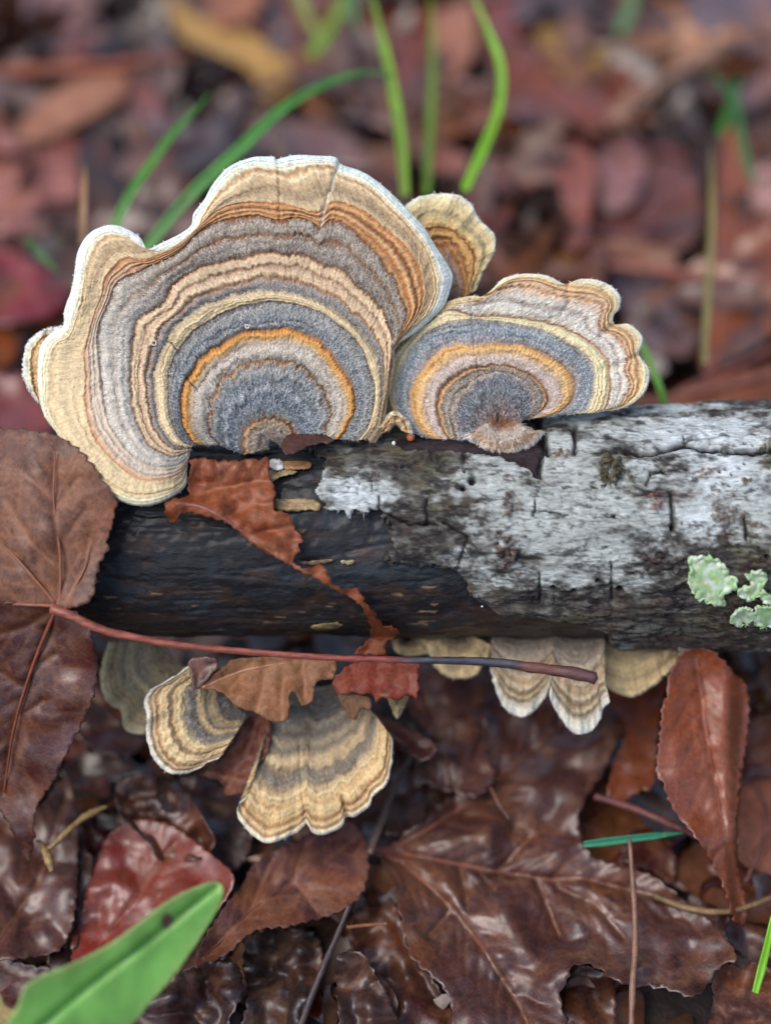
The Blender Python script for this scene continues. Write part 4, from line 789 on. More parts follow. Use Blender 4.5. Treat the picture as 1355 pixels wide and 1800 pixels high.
L1 = [(-40, 735), (0, 752), (45, 755), (100, 765), (150, 800), (200, 870), (205, 890), (196, 935), (188, 950), (192, 962), (178, 990), (172, 1010), (165, 1048), (150, 1062), (115, 1072), (98, 1068), (60, 1064), (0, 1062), (-60, 1058), (-90, 900)]
leftup = lambda X, Y: np.minimum(22.72 + 0 * X, log_depth(np.clip(X, 0, 400), np.clip(Y, 790, 1080)) - 0.25) + 0.9 * sst(60, -90, X) + 0.004 * np.clip(830 - Y, 0, 200) + 0.45 * np.exp(-((X-95)/60)**2-((Y-1080)/50)**2) * 0
LE = empty('stalked_leaf', tuple(P(90, 1070, 22.7)), 'large brown lobed leaf with a long stalk, resting against the left end of the log', 'leaf')
veinsU = [Z4((205, 600), (207, 450), (185, 250), (190, 90)), Z4((190, 600), (130, 530), (50, 440), (-20, 380)), Z4((190, 610), (90, 606), (-40, 600)), Z4((225, 600), (290, 480), (310, 380)), [(103, 1000), (60, 960), (10, 880)], [(95, 900), (140, 840)], [(94, 880), (40, 830)], [(105, 960), (150, 900)]]
hero_leaf('blade', 'dull brown upper lobe with grey blotches', L1, (150, 104, 86), leftup, veins=veinsU, mat=M_LEFT, spacing=5.5, teeth=5, tstep=5, relief=0.10, curl=0.08, crease=0.03, pleat=0.06, parent=LE, seed=5, mul=1.0)
L2 = Z5((-120, -170), (0, -180), (200, -165), (280, -130), (325, -30), (333, 60), (326, 130), (300, 200), (275, 250), (240, 320), (205, 385), (190, 430), (150, 480), (122, 540), (118, 640), (98, 705), (70, 660), (50, 620), (20, 560), (-20, 520), (-120, 450))
hero_leaf('blade', 'dark red glossy lower lobe', L2, (104, 38, 26), lambda X, Y: 22.9 + 0.0035 * (Y - 1070) - 0.001 * (X - 90), veins=[Z5((190, -150), (110, 50), (50, 250), (15, 470)), Z5((190, -150), (80, -90), (-40, -60)), Z5((110, 50), (190, 0)), Z5((60, 220), (150, 160)), Z5((90, 120), (0, 60))],
    spacing=5.5, teeth=5, tstep=5.5, relief=0.16, curl=0.10, crease=0.05, pleat=0.08, parent=LE, seed=8)
for vv_, r0_ in ((veinsU[0], .03), (veinsU[1], .032), (veinsU[2], .034), (veinsU[3], .02)):
    q = catmull(vv_, 16); v, f = tube_arr(P(q[:, 0], q[:, 1], leftup(q[:, 0], q[:, 1]) - 0.03), [r0_, r0_ * .8, r0_ * .35], 6, 34, .2)
    setcol(mesh_obj('vein', v, f, M_VEIN, parent=LE), (150, 90, 62))
q = catmull(Z5((190, -150), (110, 50), (50, 250), (15, 470)), 14); v, f = tube_arr(P(q[:, 0], q[:, 1], 22.86 + 0.0035 * (q[:, 1] - 1070) - 0.001 * (q[:, 0] - 90)), [.04, .03, .015], 6, 30, .2); setcol(mesh_obj('vein', v, f, M_VEIN, parent=LE), (140, 70, 48))
st = [(92, 1070, 22.55), (120, 1080, 22.5), (180, 1107, 22.55), (260, 1125, 22.65), (340, 1137, 22.75), (430, 1145, 22.85), (560, 1155, 22.9), (700, 1160, 22.95), (850, 1163, 23.0), (950, 1175, 22.95), (1010, 1184, 22.9), (1046, 1192, 22.88)]
v, f = tube_arr([P(a, b, c) for a, b, c in st], [.085, .07, .06, .058, .055, .055, .055, .06, .062, .075, .09, .115], 12, 150, .22)
def stalk_mat():
    t = NT('stalk'); tc = t.n('ShaderNodeTexCoord').outputs['Object']; c = t.attr('Col').outputs['Color']; n = t.noise(t.mapping(tc, (1.2, 6, 6)), 2.5, 5, .7)
    t.set(Base_Color=t.mix(1.0, c, t.mix(t.rng(n, .3, .7, 0, 1), (.45, .4, .4), (1.4, 1.4, 1.4)), 'MULTIPLY'), Roughness=.45, Normal=t.bump(n, .5, .05), Coat_Weight=.3, Coat_Roughness=.2); return t.m
px_, _, _ = proj(v); cc = np.stack([np.interp(px_, [90, 500, 680, 730, 900, 930, 1050], [c_[k] for c_ in [lin(z) for z in ((150, 85, 65), (150, 78, 62), (140, 66, 58), (62, 64, 76), (62, 60, 70), (110, 66, 50), (84, 58, 62))]]) for k in range(3)], -1)
o = mesh_obj('stalk', v, f, stalk_mat(), parent=LE, attrs={'Col': cc}); tag(o, 'long curved reddish stalk with a thick blunt end')
# pieces hanging just under the log
hero_leaf('leaf_fragment', 'tan veined lobed leaf piece hanging under the stalk above the widest cap', Z4((680, 892), (705, 860), (740, 832), (770, 812), (800, 790), (960, 780), (1130, 785), (1140, 850), (1115, 862), (1090, 862), (1075, 880), (1065, 930), (1045, 948), (1022, 946), (1010, 915), (998, 900), (985, 915), (988, 950), (975, 998), (945, 1006), (915, 1000), (880, 978), (840, 965), (800, 950), (765, 912), (720, 895)), (166, 112, 72),
    lambda X, Y: 23.75 + 0.002 * (1200 - Y), veins=[Z4((700, 885), (830, 830), (1000, 800)), Z4((780, 900), (860, 800)), Z4((880, 970), (905, 800)), Z4((960, 990), (965, 800)), Z4((1040, 930), (1030, 800))], mat=M_DRY, spacing=6, teeth=2, relief=.06, curl=.06, crease=.04, pleat=.05, midrib=[Z4((690, 888), (830, 830), (1000, 800))], vein_col=(185, 135, 95), blotch=0.5, seed=12, freq=.03)
hero_leaf('leaf_fragment', 'rust leaf piece with serrated lower edge hanging below the darkened stalk', Z4((1128, 870), (1160, 835), (1200, 805), (1300, 790), (1420, 795), (1424, 850), (1422, 930), (1395, 912), (1370, 925), (1345, 930), (1310, 922), (1275, 935), (1262, 905), (1235, 912), (1200, 905), (1165, 915), (1145, 898)), (165, 70, 45),
    lambda X, Y: 23.7 + 0.001 * (1200 - Y), veins=[], mat=M_DRY, spacing=6, teeth=5, relief=.07, curl=.06, blotch=0.5, seed=13, freq=.03)
hero_leaf('leaf_fragment', 'short tan leaf flap under the serrated rust piece', Z4((1150, 905), (1200, 905), (1262, 925), (1258, 965), (1228, 960), (1215, 995), (1185, 992), (1165, 950)), (170, 125, 85), lambda X, Y: 23.9 + 0 * X, mat=M_DRY, spacing=6, teeth=3, relief=.05, seed=14, freq=.03)
hero_leaf('leaf_fragment', 'small dark orange leaf bit between two hanging caps under the stalk', Z4((640, 800), (660, 785), (720, 782), (745, 800), (735, 830), (700, 870), (668, 898), (652, 880), (648, 840)), (125, 48, 28), lambda X, Y: 23.85 + 0 * X, spacing=6, teeth=3, relief=.05, seed=15, freq=.03)
hero_leaf('leaf_fragment', 'creased reddish brown leaf strip squeezed between the two front hanging caps', Z5((790, 300), (830, 230), (880, 205), (925, 225), (915, 330), (880, 390), (850, 440), (832, 472), (800, 478), (770, 482), (758, 440), (720, 425), (680, 408), (715, 385), (760, 350)), (135, 72, 56), lambda X, Y: 24.55 + 0.0008 * (1300 - Y), mat=M_DRY, veins=[Z5((770, 470), (830, 350), (880, 220)), Z5((700, 400), (830, 430))], spacing=7, teeth=3, relief=.12, pleat=.08, seed=16, freq=.03)
hero_leaf('leaf_fragment', 'dusky red leaf shard under the serrated rust piece, right of the widest cap', Z6((-30, 180), (40, 210), (120, 245), (210, 290), (230, 320), (190, 360), (150, 350), (90, 290), (20, 262), (-60, 240)), (120, 38, 28), on_z(1.6), spacing=5.5, teeth=3, relief=.1, seed=17)

# ------------------------------------------------------------------ leaves below the log, traced one by one
H = hero_leaf
H('maple_leaf', 'huge wet purplish brown palmate leaf with three pale ribs, below the log', Z6((-5, 655), (60, 655), (120, 600), (190, 560), (300, 470), (340, 420), (400, 350), (385, 250), (395, 170), (480, 120), (640, 110), (850, 130), (880, 200), (835, 300), (790, 400), (735, 480), (705, 560), (722, 640), (765, 690), (860, 715), (960, 750), (1060, 830), (1150, 900), (1240, 1020), (1180, 1058), (1150, 1105), (1090, 1160), (1010, 1135), (900, 1122), (820, 1100), (770, 1062), (715, 1045), (680, 1060), (665, 1110), (640, 1150), (650, 1300), (320, 1300), (270, 1170), (220, 1100), (140, 1030), (110, 950), (100, 880), (80, 790), (50, 710)),
  (116, 66, 56), on_z(0.55, 0, 0), veins=[Z6((0, 655), (110, 640), (350, 490), (500, 360), (640, 240)), Z6((0, 655), (200, 690), (450, 740), (600, 760), (720, 760), (850, 790), (1100, 850)), Z6((0, 655), (110, 710), (280, 860), (420, 1050), (540, 1260)), Z6((640, 790), (760, 850), (860, 960)), Z6((350, 490), (450, 420)), Z6((280, 860), (200, 950)), Z6((430, 735), (540, 620)), Z6((300, 700), (330, 860)), Z6((560, 760), (640, 950))], spacing=5.5, teeth=6, tstep=7,
  relief=.22, curl=.12, crease=.08, pleat=.26, midrib=[Z6((-5, 652), (110, 640), (350, 490), (500, 360), (640, 240)), Z6((0, 655), (200, 690), (450, 740), (600, 765), (720, 760)), Z6((0, 655), (110, 710), (280, 860), (420, 1050), (540, 1260))], vein_col=(140, 78, 60), seed=20)
H('oval_leaf', 'curved orange brown leaf standing at the right under the log, its tip pointing down', Z6((1075, -25), (1150, -20), (1230, 62), (1272, 110), (1280, 200), (1265, 330), (1250, 450), (1238, 600), (1242, 720), (1268, 830), (1270, 900), (1232, 905), (1205, 820), (1180, 760), (1130, 665), (1080, 600), (1020, 520), (985, 430), (965, 400), (975, 300), (985, 180), (1000, 140), (1010, 60)), (176, 86, 40),
  lambda X, Y: 24.6 - 0.0012 * (Y - 1200) + 0.0000 * X, veins=[Z6((1100, 0), (1130, 250), (1190, 560), (1250, 890))], spacing=5.5, teeth=5, relief=.12, curl=.18, crease=.06, pleat=.12, midrib=[Z6((1110, 0), (1140, 250), (1190, 560), (1250, 880))], vein_col=(120, 52, 30), blotch=0.3, seed=21,
  extra=lambda X, Y: 0.5 * sst(1270, 1310, X) * -1)
H('oval_leaf', 'orange red leaf half hidden beneath the tan cap and the curved orange one', Z6((770, 120), (900, 110), (1080, 0), (1010, 100), (985, 200), (970, 320), (960, 440), (900, 470), (850, 500), (800, 480), (820, 380), (860, 240)), (160, 74, 36), on_z(1.0), spacing=5.5, relief=.2, blotch=0.4, seed=22)
H('oval_leaf', 'brownish maroon serrated leaf lying just below the widest hanging cap', Z5((664, 1072), (670, 1010), (720, 925), (770, 850), (820, 790), (860, 720), (930, 668), (1000, 635), (1100, 590), (1190, 565), (1238, 620), (1256, 700), (1246, 790), (1200, 850), (1120, 892), (1060, 908), (980, 930), (920, 932), (850, 952), (810, 992), (760, 1032), (700, 1055)), (118, 70, 66), on_z(0.95, 0, .15, 500, 1600),
  veins=[Z5((690, 1040), (850, 880), (1020, 760), (1200, 640)), Z5((850, 880), (930, 700)), Z5((1000, 770), (1080, 880)), Z5((1000, 770), (1040, 650))], mat=M_DRY, spacing=5.5, teeth=5, relief=.2, curl=.12, crease=.06, pleat=.15, midrib=[Z5((690, 1040), (850, 880), (1020, 760), (1200, 640))], vein_col=(112, 60, 52), seed=23)
H('oval_leaf', 'smooth bright red leaf partly covered by the green blade', Z5((335, 700), (360, 630), (400, 590), (480, 560), (600, 590), (720, 680), (800, 760), (760, 850), (700, 900), (600, 960), (450, 1060), (300, 1060), (244, 1050), (268, 920), (290, 830)), (150, 46, 32), on_z(0.5, 0.25, 0, 200, 1600), veins=[Z5((320, 1040), (450, 850), (600, 640))], spacing=5.5, teeth=4, relief=.2, curl=.15, pleat=.12, blotch=0.35, seed=24, mul=1.1, midrib=[Z5((320, 1040), (450, 850), (600, 640))], vein_col=(130, 40, 25))
H('oval_leaf', 'broad wet brown leaf at the left behind the dark red lobe and pale straw', Z5((-100, 540), (0, 520), (60, 560), (140, 520), (200, 440), (245, 440), (268, 560), (268, 700), (262, 850), (240, 950), (200, 1010), (120, 1030), (0, 1042), (-100, 1000)), (112, 62, 50), on_z(0.6, -.1, 0), veins=[Z5((-20, 1000), (140, 760), (230, 480))], spacing=5.5, teeth=4, relief=.3, curl=.15, pleat=.15, seed=25, midrib=[Z5((-20, 1000), (140, 760), (230, 480))], vein_col=(120, 66, 48))
H('oval_leaf', 'thin upright orange brown leaf edge next to the broad wet brown one', Z5((255, 560), (285, 640), (320, 700), (310, 780), (285, 880), (268, 980), (240, 1000), (262, 850), (268, 700)), (122, 52, 30), on_z(0.35), spacing=5.5, seed=26)
H('curled_leaf', 'curled glossy brown leaf with an upturned rim below the bluish rimmed cap', Z5((392, 460), (430, 425), (520, 410), (600, 430), (660, 500), (720, 600), (735, 640), (700, 690), (640, 705), (590, 712), (540, 700), (510, 660), (470, 610), (410, 550)), (110, 62, 48), on_z(0.9, 0, -.2, 250, 1400), spacing=5.5, teeth=2, relief=.35, curl=.42, seed=27, freq=.02)
H('oval_leaf', 'shadowy dark red leaf between the curled brown one and the widest cap', Z5((600, 430), (700, 420), (800, 480), (830, 560), (860, 640), (800, 740), (720, 700), (700, 600), (650, 520)), (78, 28, 24), on_z(0.3), spacing=5.5, relief=.25, seed=28)
H('oval_leaf', 'dark red leaf corner under the base of the green blade', Z5((-60, 1040), (60, 1045), (120, 1060), (230, 1080), (240, 1200), (60, 1330), (-80, 1330)), (92, 26, 24), on_z(0.2), spacing=5.5, seed=29)
H('crumpled_leaf', 'crumpled dark glossy leaf at the bottom edge right of the green blade', Z5((480, 1180), (560, 1120), (620, 1075), (700, 1050), (780, 1040), (820, 1080), (825, 1160), (790, 1230), (740, 1320), (480, 1330)), (84, 48, 46), on_z(0.55), spacing=5.5, relief=.45, curl=.2, seed=30, freq=.015)
H('crumpled_leaf', 'wet black brown leaf with blue sky glints under the maroon serrated one', Z5((830, 1000), (900, 940), (1000, 930), (1080, 960), (1100, 1060), (1060, 1180), (1000, 1330), (820, 1330), (840, 1180)), (62, 42, 40), on_z(0.35), spacing=5.5, relief=.5, curl=.2, seed=31, freq=.016)
H('curled_leaf', 'rolled wet brown leaf at the bottom centre beside the thin dark twig', Z5((1140, 1050), (1180, 1010), (1240, 1020), (1280, 1090), (1330, 1180), (1370, 1330), (1180, 1330), (1150, 1200)), (96, 60, 50), on_z(0.6), spacing=5.5, relief=.4, curl=.35, seed=32, freq=.015)
H('crumpled_leaf', 'glossy reddish leaf tucked under the left edge of the huge palmate leaf', Z6((-60, 830), (0, 800), (70, 820), (110, 900), (150, 1020), (230, 1120), (300, 1300), (0, 1320), (-60, 1100)), (100, 52, 46), on_z(0.2), spacing=5.5, relief=.4, curl=.25, seed=33, freq=.015)
H('oval_leaf', 'brown leaf under the notch at the bottom of the huge palmate leaf', Z6((690, 1060), (760, 1060), (820, 1110), (830, 1200), (820, 1320), (660, 1320), (650, 1200)), (100, 52, 42), on_z(0.15), spacing=5.5, seed=34, relief=.3)
H('crumpled_leaf', 'grey brown crumpled leaf in the bottom right corner', Z6((1150, 1080), (1190, 1040), (1260, 1060), (1300, 1040), (1380, 1100), (1420, 1320), (1140, 1330), (1160, 1200)), (128, 84, 74), on_z(0.5), mat=M_DRY, spacing=5.5, relief=.4, seed=35, freq=.02)
H('oval_leaf', 'pinkish tan flat leaf at the right edge beside the orange tip', Z6((1235, 480), (1270, 420), (1330, 400), (1460, 420), (1460, 760), (1340, 740), (1250, 700), (1240, 600)), (176, 112, 92), on_z(0.1), mat=M_DRY, spacing=5.5, relief=.15, blotch=0.5, seed=36)
H('oval_leaf', 'reddish brown leaf at the right edge above the pinkish tan one', Z6((1270, 250), (1320, 210), (1460, 200), (1460, 420), (1330, 410), (1250, 440), (1250, 330)), (120, 56, 44), on_z(0.3), spacing=5.5, relief=.25, seed=37)
H('oval_leaf', 'brownish red leaf behind the teal grass blade', Z6((850, 640), (900, 590), (980, 600), (1030, 680), (1020, 780), (960, 740), (860, 700)), (112, 42, 30), on_z(0.15), spacing=5.5, relief=.2, seed=38)
H('oval_leaf', 'dark maroon leaf beneath the orange tip at lower right', Z6((1230, 880), (1300, 820), (1460, 790), (1460, 1080), (1330, 1060), (1250, 1010), (1190, 940)), (84, 30, 28), on_z(0.0), spacing=5.5, relief=.25, seed=39)
H('oval_leaf', 'wet reddish brown leaf under the small cream disc and stalk', Z6((110, 50), (200, 30), (370, 70), (395, 180), (350, 330), (300, 460), (180, 430), (160, 340), (230, 300), (130, 180)), (104, 46, 38), on_z(0.75), spacing=5.5, relief=.3, curl=.2, pleat=.1, veins=[Z6((160, 80), (240, 250), (260, 440))], seed=40)
H('oval_leaf', 'narrow upright brown leaf right of the widest cap', Z6((80, 380), (130, 340), (170, 380), (180, 480), (190, 560), (110, 610), (50, 600), (60, 480)), (98, 48, 38), on_z(0.4), spacing=5.5, relief=.2, seed=41)
H('oval_leaf', 'mauve sheened leaf tip under the white lipped caps', Z6((310, 400), (330, 330), (350, 260), (395, 200), (400, 330), (420, 420), (360, 480), (290, 470)), (140, 84, 76), on_z(0.95), spacing=5.5, relief=.15, seed=42)
H('oval_leaf', 'dark brown leaf left of the curled brown one in the black gap', Z5((210, 390), (300, 330), (420, 350), (500, 400), (400, 430), (330, 470), (240, 440)), (66, 34, 28), on_z(-.1), spacing=5.5, relief=.2, seed=43)
H('oval_leaf', 'small maroon leaf beneath the olive banded cap at left', Z5((250, 260), (300, 180), (360, 190), (430, 240), (500, 300), (440, 350), (330, 330)), (90, 40, 32), on_z(0.7), spacing=5.5, relief=.2, seed=44)

# green blade in the lower left corner, nearer the camera
gl = Z5((-60, 1420), (20, 1260), (62, 1190), (85, 1130), (150, 1088), (250, 1048), (380, 980), (480, 905), (580, 832), (680, 785), (738, 773), (762, 795), (752, 850), (705, 930), (640, 1030), (580, 1112), (500, 1200), (450, 1262), (330, 1360), (200, 1420))
def gd(X, Y): return 20.6 + 0.0032 * (X - 100) + 0.0 * Y
GL = H('green_leaf', 'fresh green lance shaped leaf with one purple spot in the lower left corner', gl, (112, 172, 78), gd, mat=M_GRASS, veins=[Z5((60, 1330), (300, 1130), (500, 980), (735, 790))], spacing=5.5, teeth=.8, relief=.06, curl=.04, crease=.10, seed=50, th=.03, mul=1.05,
    midrib=[Z5((60, 1330), (300, 1130), (500, 980), (700, 825))], vein_col=(60, 140, 78))
ob = [c for c in GL.children if c.name.startswith('blade')][0]
n_ = len(ob.data.vertices); co = np.zeros(n_ * 3, np.float32); ob.data.vertices.foreach_get('co', co)
qx, qy, _ = proj(co.reshape(-1, 3) + np.array(GL['org']))
ob.data.attributes['spot'].data.foreach_set('value', sst(1.25, .75, np.hypot((qx - 293) / 11, (qy - 1618) / 15)).astype(np.float32))
H('yellow_leaf', 'scrap of pale yellow leaf behind the base of the green blade', Z5((-40, 1150), (0, 1148), (25, 1200), (60, 1215), (50, 1330), (-40, 1330)), (205, 195, 130), lambda X, Y: 21.6 + 0 * X, mat=M_DRY, spacing=5.5, relief=.05, seed=51)

# ------------------------------------------------------------------ leaves behind the log, traced one by one
B = lambda name, label, pts, col, z=0.3, seed=60, mat=None, relief=.30, mul=1.65, sx=0, sy=0, **k: H(name, label, pts, col, on_z(z, sx, sy, np.mean([p[0] for p in pts]), np.mean([p[1] for p in pts])), mat=mat or M_WET, spacing=10, teeth=5, tstep=9, relief=relief, curl=.25, seed=seed, mul=mul, **k)
B('yellow_leaf', 'long ochre yellow dead leaf lying diagonally near the top of the picture', Z7((560, -40), (620, 0), (680, 55), (800, 85), (920, 155), (1010, 230), (970, 320), (900, 330), (850, 245), (740, 185), (630, 140), (585, 60)), (205, 160, 92), .9, 61, M_DRY, mul=1.15, blotch=0.3)
B('oval_leaf', 'peach brown leaf at mid left with light streak, behind the left lobe', Z7((55, 455), (150, 340), (290, 262), (430, 245), (425, 335), (300, 410), (160, 475)), (160, 112, 90), 1.0, 62, M_DRY, blotch=0.4)
B('oval_leaf', 'big pinkish grey leaf at the left edge above the dark red one', Z7((-60, 440), (0, 440), (120, 468), (250, 538), (350, 560), (300, 655), (200, 770), (0, 800), (-60, 780)), (172, 116, 112), .6, 63, M_DRY)
B('oval_leaf', 'deep crimson leaf at the left edge beside the big cap rim', [(-60, 405), (0, 432), (60, 458), (118, 500), (125, 530), (80, 558), (0, 572), (-60, 570)], (135, 28, 36), 1.2, 64, blotch=0.3)
B('oval_leaf', 'mauve grey leaf in the top left corner', Z7((-60, -60), (120, -60), (92, 120), (30, 225), (-60, 240)), (150, 108, 106), .5, 65)
B('oval_leaf', 'round orange brown leaf near the top left between two mauve ones', Z7((180, 112), (250, 85), (320, 145), (270, 205), (190, 195)), (150, 68, 34), .9, 66)
B('oval_leaf', 'dusky pink leaf hanging point down left of the arching green blade', Z7((410, 250), (530, 295), (575, 450), (520, 560), (450, 410)), (150, 92, 86), .7, 67)
B('oval_leaf', 'tan brown leaf right of the ochre yellow one', Z7((1000, 120), (1100, 170), (1170, 300), (1130, 400), (1040, 360), (980, 260)), (166, 108, 76), .6, 68, M_DRY)
B('oval_leaf', 'slate grey leaf under the arching green blade', Z7((590, 460), (720, 400), (830, 290), (860, 330), (800, 430), (700, 545), (610, 570)), (96, 82, 84), .5, 69)
B('oval_leaf', 'pale mauve leaf where the arching blade meets the tall ones', Z7((1170, 300), (1340, 290), (1480, 330), (1430, 400), (1250, 420)), (180, 145, 130), .8, 70, M_DRY)
B('oval_leaf', 'orange leaf cut by the top edge above the yellow one', Z7((700, -60), (900, -60), (870, 50), (740, 90)), (150, 96, 70), 1.0, 71, M_DRY, blotch=0.4)
B('oval_leaf', 'bluish grey leaf at the top, right of the yellow one', Z7((850, 30), (1010, 20), (1010, 180), (900, 165)), (112, 106, 116), .6, 72)
B('oval_leaf', 'red brown leaf at the top left of the tall bright blade', Z7((1130, 90), (1290, 50), (1300, 230), (1180, 245)), (140, 58, 38), .7, 73)
B('oval_leaf', 'pale pink leaf at the top between the mauve corner and dark gap', Z7((130, -60), (270, -60), (355, 90), (330, 230), (235, 270), (200, 100)), (166, 118, 112), .4, 74)
B('oval_leaf', 'mauve brown leaf right behind the top rim of the biggest fan', Z7((850, 420), (1100, 415), (1230, 480), (1330, 580), (1100, 560), (900, 510)), (138, 104, 102), .6, 75)
B('oval_leaf', 'rust leaf behind the left shoulder of the biggest fan', Z7((190, 470), (360, 495), (345, 570), (230, 560)), (150, 66, 44), 1.0, 76)
B('oval_leaf', 'rust red leaf low behind the left shoulder of the biggest fan', Z7((200, 700), (340, 660), (480, 700), (440, 790), (220, 790)), (120, 44, 26), .8, 77)
B('oval_leaf', 'grey leaf in the shade between the left lobe and the crimson one', Z7((60, 830), (170, 790), (270, 810), (250, 900), (180, 950), (110, 900)), (92, 88, 84), .5, 78)
B('lobed_leaf', 'orange red v shaped leaf at the top right around the olive one', Z8((430, 175), (520, 145), (600, 200), (710, 310), (820, 240), (895, 195), (865, 330), (760, 435), (600, 425), (450, 380)), (150, 68, 32), 1.1, 79, mul=1.1, blotch=0.3)
B('lobed_leaf', 'olive yellow dry leaf cradled in the v shaped orange red one', Z8((560, 110), (700, 90), (820, 200), (715, 290), (640, 260)), (178, 140, 82), 1.0, 80, M_DRY)
B('oval_leaf', 'rounded mauve pink leaf below the v shaped one', Z8((780, 440), (860, 460), (930, 560), (905, 665), (820, 725), (760, 620)), (172, 120, 116), 1.0, 81)
B('lobed_leaf', 'pinkish red leaf with a long stem reaching down behind the small tan cap', Z8((330, 610), (430, 570), (560, 520), (690, 480), (770, 560), (750, 700), (725, 830), (650, 830), (650, 690), (620, 610), (500, 645), (350, 650)), (170, 92, 76), 1.2, 82, blotch=0.6)
B('oval_leaf', 'large orange brown leaf standing at the right edge', Z8((1185, 500), (1250, 430), (1310, 560), (1420, 640), (1450, 1000), (1360, 1130), (1230, 1200), (1120, 1250), (1150, 950)), (176, 90, 40), 1.2, 83, mul=1.1, blotch=0.35)
B('lobed_leaf', 'big bluish mauve leaf in the top right corner', Z8((950, 90), (1050, 0), (1200, -60), (1440, -60), (1440, 90), (1210, 250), (1060, 335), (950, 310)), (122, 106, 116), .6, 84)
B('oval_leaf', 'grey mauve leaf behind the lobed right rim of the second fan', Z8((840, 960), (1000, 940), (1110, 950), (1100, 1180), (980, 1200), (880, 1090)), (128, 106, 112), .7, 85)
B('lobed_leaf', 'brown leaf with rosy edge in the middle of the right background', Z8((790, 700), (860, 620), (960, 540), (1080, 560), (1125, 700), (1090, 820), (950, 860), (850, 840)), (130, 74, 62), .7, 86)
B('oval_leaf', 'pale lavender leaf directly behind the second fan top', Z8((470, 700), (560, 640), (640, 650), (645, 820), (560, 870), (460, 820)), (146, 118, 124), .5, 87)
B('oval_leaf', 'very dark red leaf just right of the small tan cap', Z8((330, 660), (440, 640), (505, 665), (470, 760), (410, 830), (350, 760)), (84, 10, 18), .9, 88)
B('oval_leaf', 'peach leaf between two tall grass blades at the top', Z8((225, 40), (350, 20), (355, 180), (275, 275), (228, 210)), (164, 112, 92), .9, 89, M_DRY, blotch=0.4)
B('oval_leaf', 'wide pale mauve leaf crossing behind the tall grass blades', Z8((-30, 300), (120, 275), (390, 280), (375, 370), (180, 440), (0, 410)), (176, 140, 132), .8, 90, M_DRY)
B('oval_leaf', 'rosy red leaf at the top edge right of the tall blades', Z8((370, -60), (580, -60), (550, 100), (420, 140)), (160, 78, 72), .8, 91)
B('oval_leaf', 'dull red leaf at the top between the first two tall blades', Z8((40, -60), (235, -60), (225, 240), (150, 280), (90, 260)), (150, 66, 50), .6, 92)
B('oval_leaf', 'yellow orange leaf strip lying behind the second fan', Z8((510, 880), (600, 865), (700, 855), (690, 925), (560, 940)), (176, 120, 48), .8, 93, M_DRY, blotch=0.3)
B('oval_leaf', 'pale pinkish leaf at the right edge above the orange brown one', Z8((1290, 590), (1380, 550), (1440, 700), (1300, 730)), (182, 140, 132), 1.3, 94, M_DRY)
B('oval_leaf', 'copper leaf at the right edge just above the log', Z8((1020, 1330), (1200, 1270), (1430, 1230), (1430, 1380), (1200, 1400), (1040, 1390)), (156, 92, 66), 1.0, 95, M_DRY, blotch=0.6)
B('oval_leaf', 'dark brown leaf below the lavender one behind the second fan', Z8((640, 850), (800, 840), (880, 960), (840, 1010), (700, 960)), (86, 50, 44), .5, 96)
B('oval_leaf', 'orange brown leaf in the upper middle left of the tall blades', Z8((-90, 20), (20, 0), (60, 160), (-10, 250), (-100, 190)), (150, 80, 50), .6, 97)
B('oval_leaf', 'rusty red leaf at the left edge just above the log', [(-60, 640), (0, 655), (60, 660), (100, 700), (90, 760), (0, 770), (-60, 765)], (128, 44, 30), 2.2, 98, blotch=0.5)

# ------------------------------------------------------------------ grass blades
def blade(label, pts, w, col, seed=1, mul=1.0, group=None):
    """pts: traced (px, py, depth); a narrow V-folded blade"""
    w = w * 0.66; q = catmull(np.array([P(a, b, c) for a, b, c in pts]), 46); t = np.gradient(q, axis=0); t /= np.linalg.norm(t, axis=1)[:, None]
    side = np.cross(t, -FWD); side /= np.linalg.norm(side, axis=1)[:, None]
    s = np.linspace(0, 1, 46); ww = w * np.interp(s, [0, .2, .7, 1], [.75, 1, .8, .12])[:, None]
    nb = np.cross(side, t)
    rows = [q + side * ww * k + nb * (abs(k) * ww * .55) for k in (-.5, -.25, 0, .25, .5)] + [q + side * ww * k + nb * (abs(k) * ww * .55 - .03) for k in (.5, .25, 0, -.25, -.5)]
    V = np.stack(rows, 1); F = grid_faces(46, 10, True)
    o = mesh_obj('grass_blade', V.reshape(-1, 3), F, M_GRASS, attrs={'vein': np.tile(np.array([0, 0, 1, 0, 0] * 2, float), 46), 'edge': np.zeros(460), 'spot': np.zeros(460)})
    setcol(o, col, mul); return tag(o, label, 'grass', group)
GBR = (116, 160, 30)
blade('widest bright green grass blade rising straight behind the log to the top edge', [(712, 345, 29), (705, 250, 29.5), (690, 150, 30), (672, 70, 30.5), (648, -30, 31)], .40, GBR, 1)
blade('faint green grass blade in the middle of the upright trio', [(750, 345, 31), (755, 230, 32), (760, 120, 33), (757, -30, 34)], .30, (120, 165, 50), 2, .8)
blade('bowed bright green grass blade, last on the right of the upright trio', [(815, 335, 29), (850, 260, 29.6), (876, 190, 30), (880, 120, 30.3), (858, 55, 30.6), (822, -30, 31)], .34, (128, 190, 40), 3)
blade('long green grass blade arching over the top of the biggest fan', [(240, 460, 28), (330, 350, 28), (420, 265, 28.3), (500, 190, 28.8), (580, 145, 29.3), (640, 128, 29.8), (690, 130, 30)], .40, (84, 150, 66), 4)
blade('shorter straight green grass blade left of the arching one', [(190, 430, 28), (225, 350, 28.2), (265, 290, 28.6), (310, 230, 29), (370, 165, 30)], .30, (90, 160, 60), 5, .9)
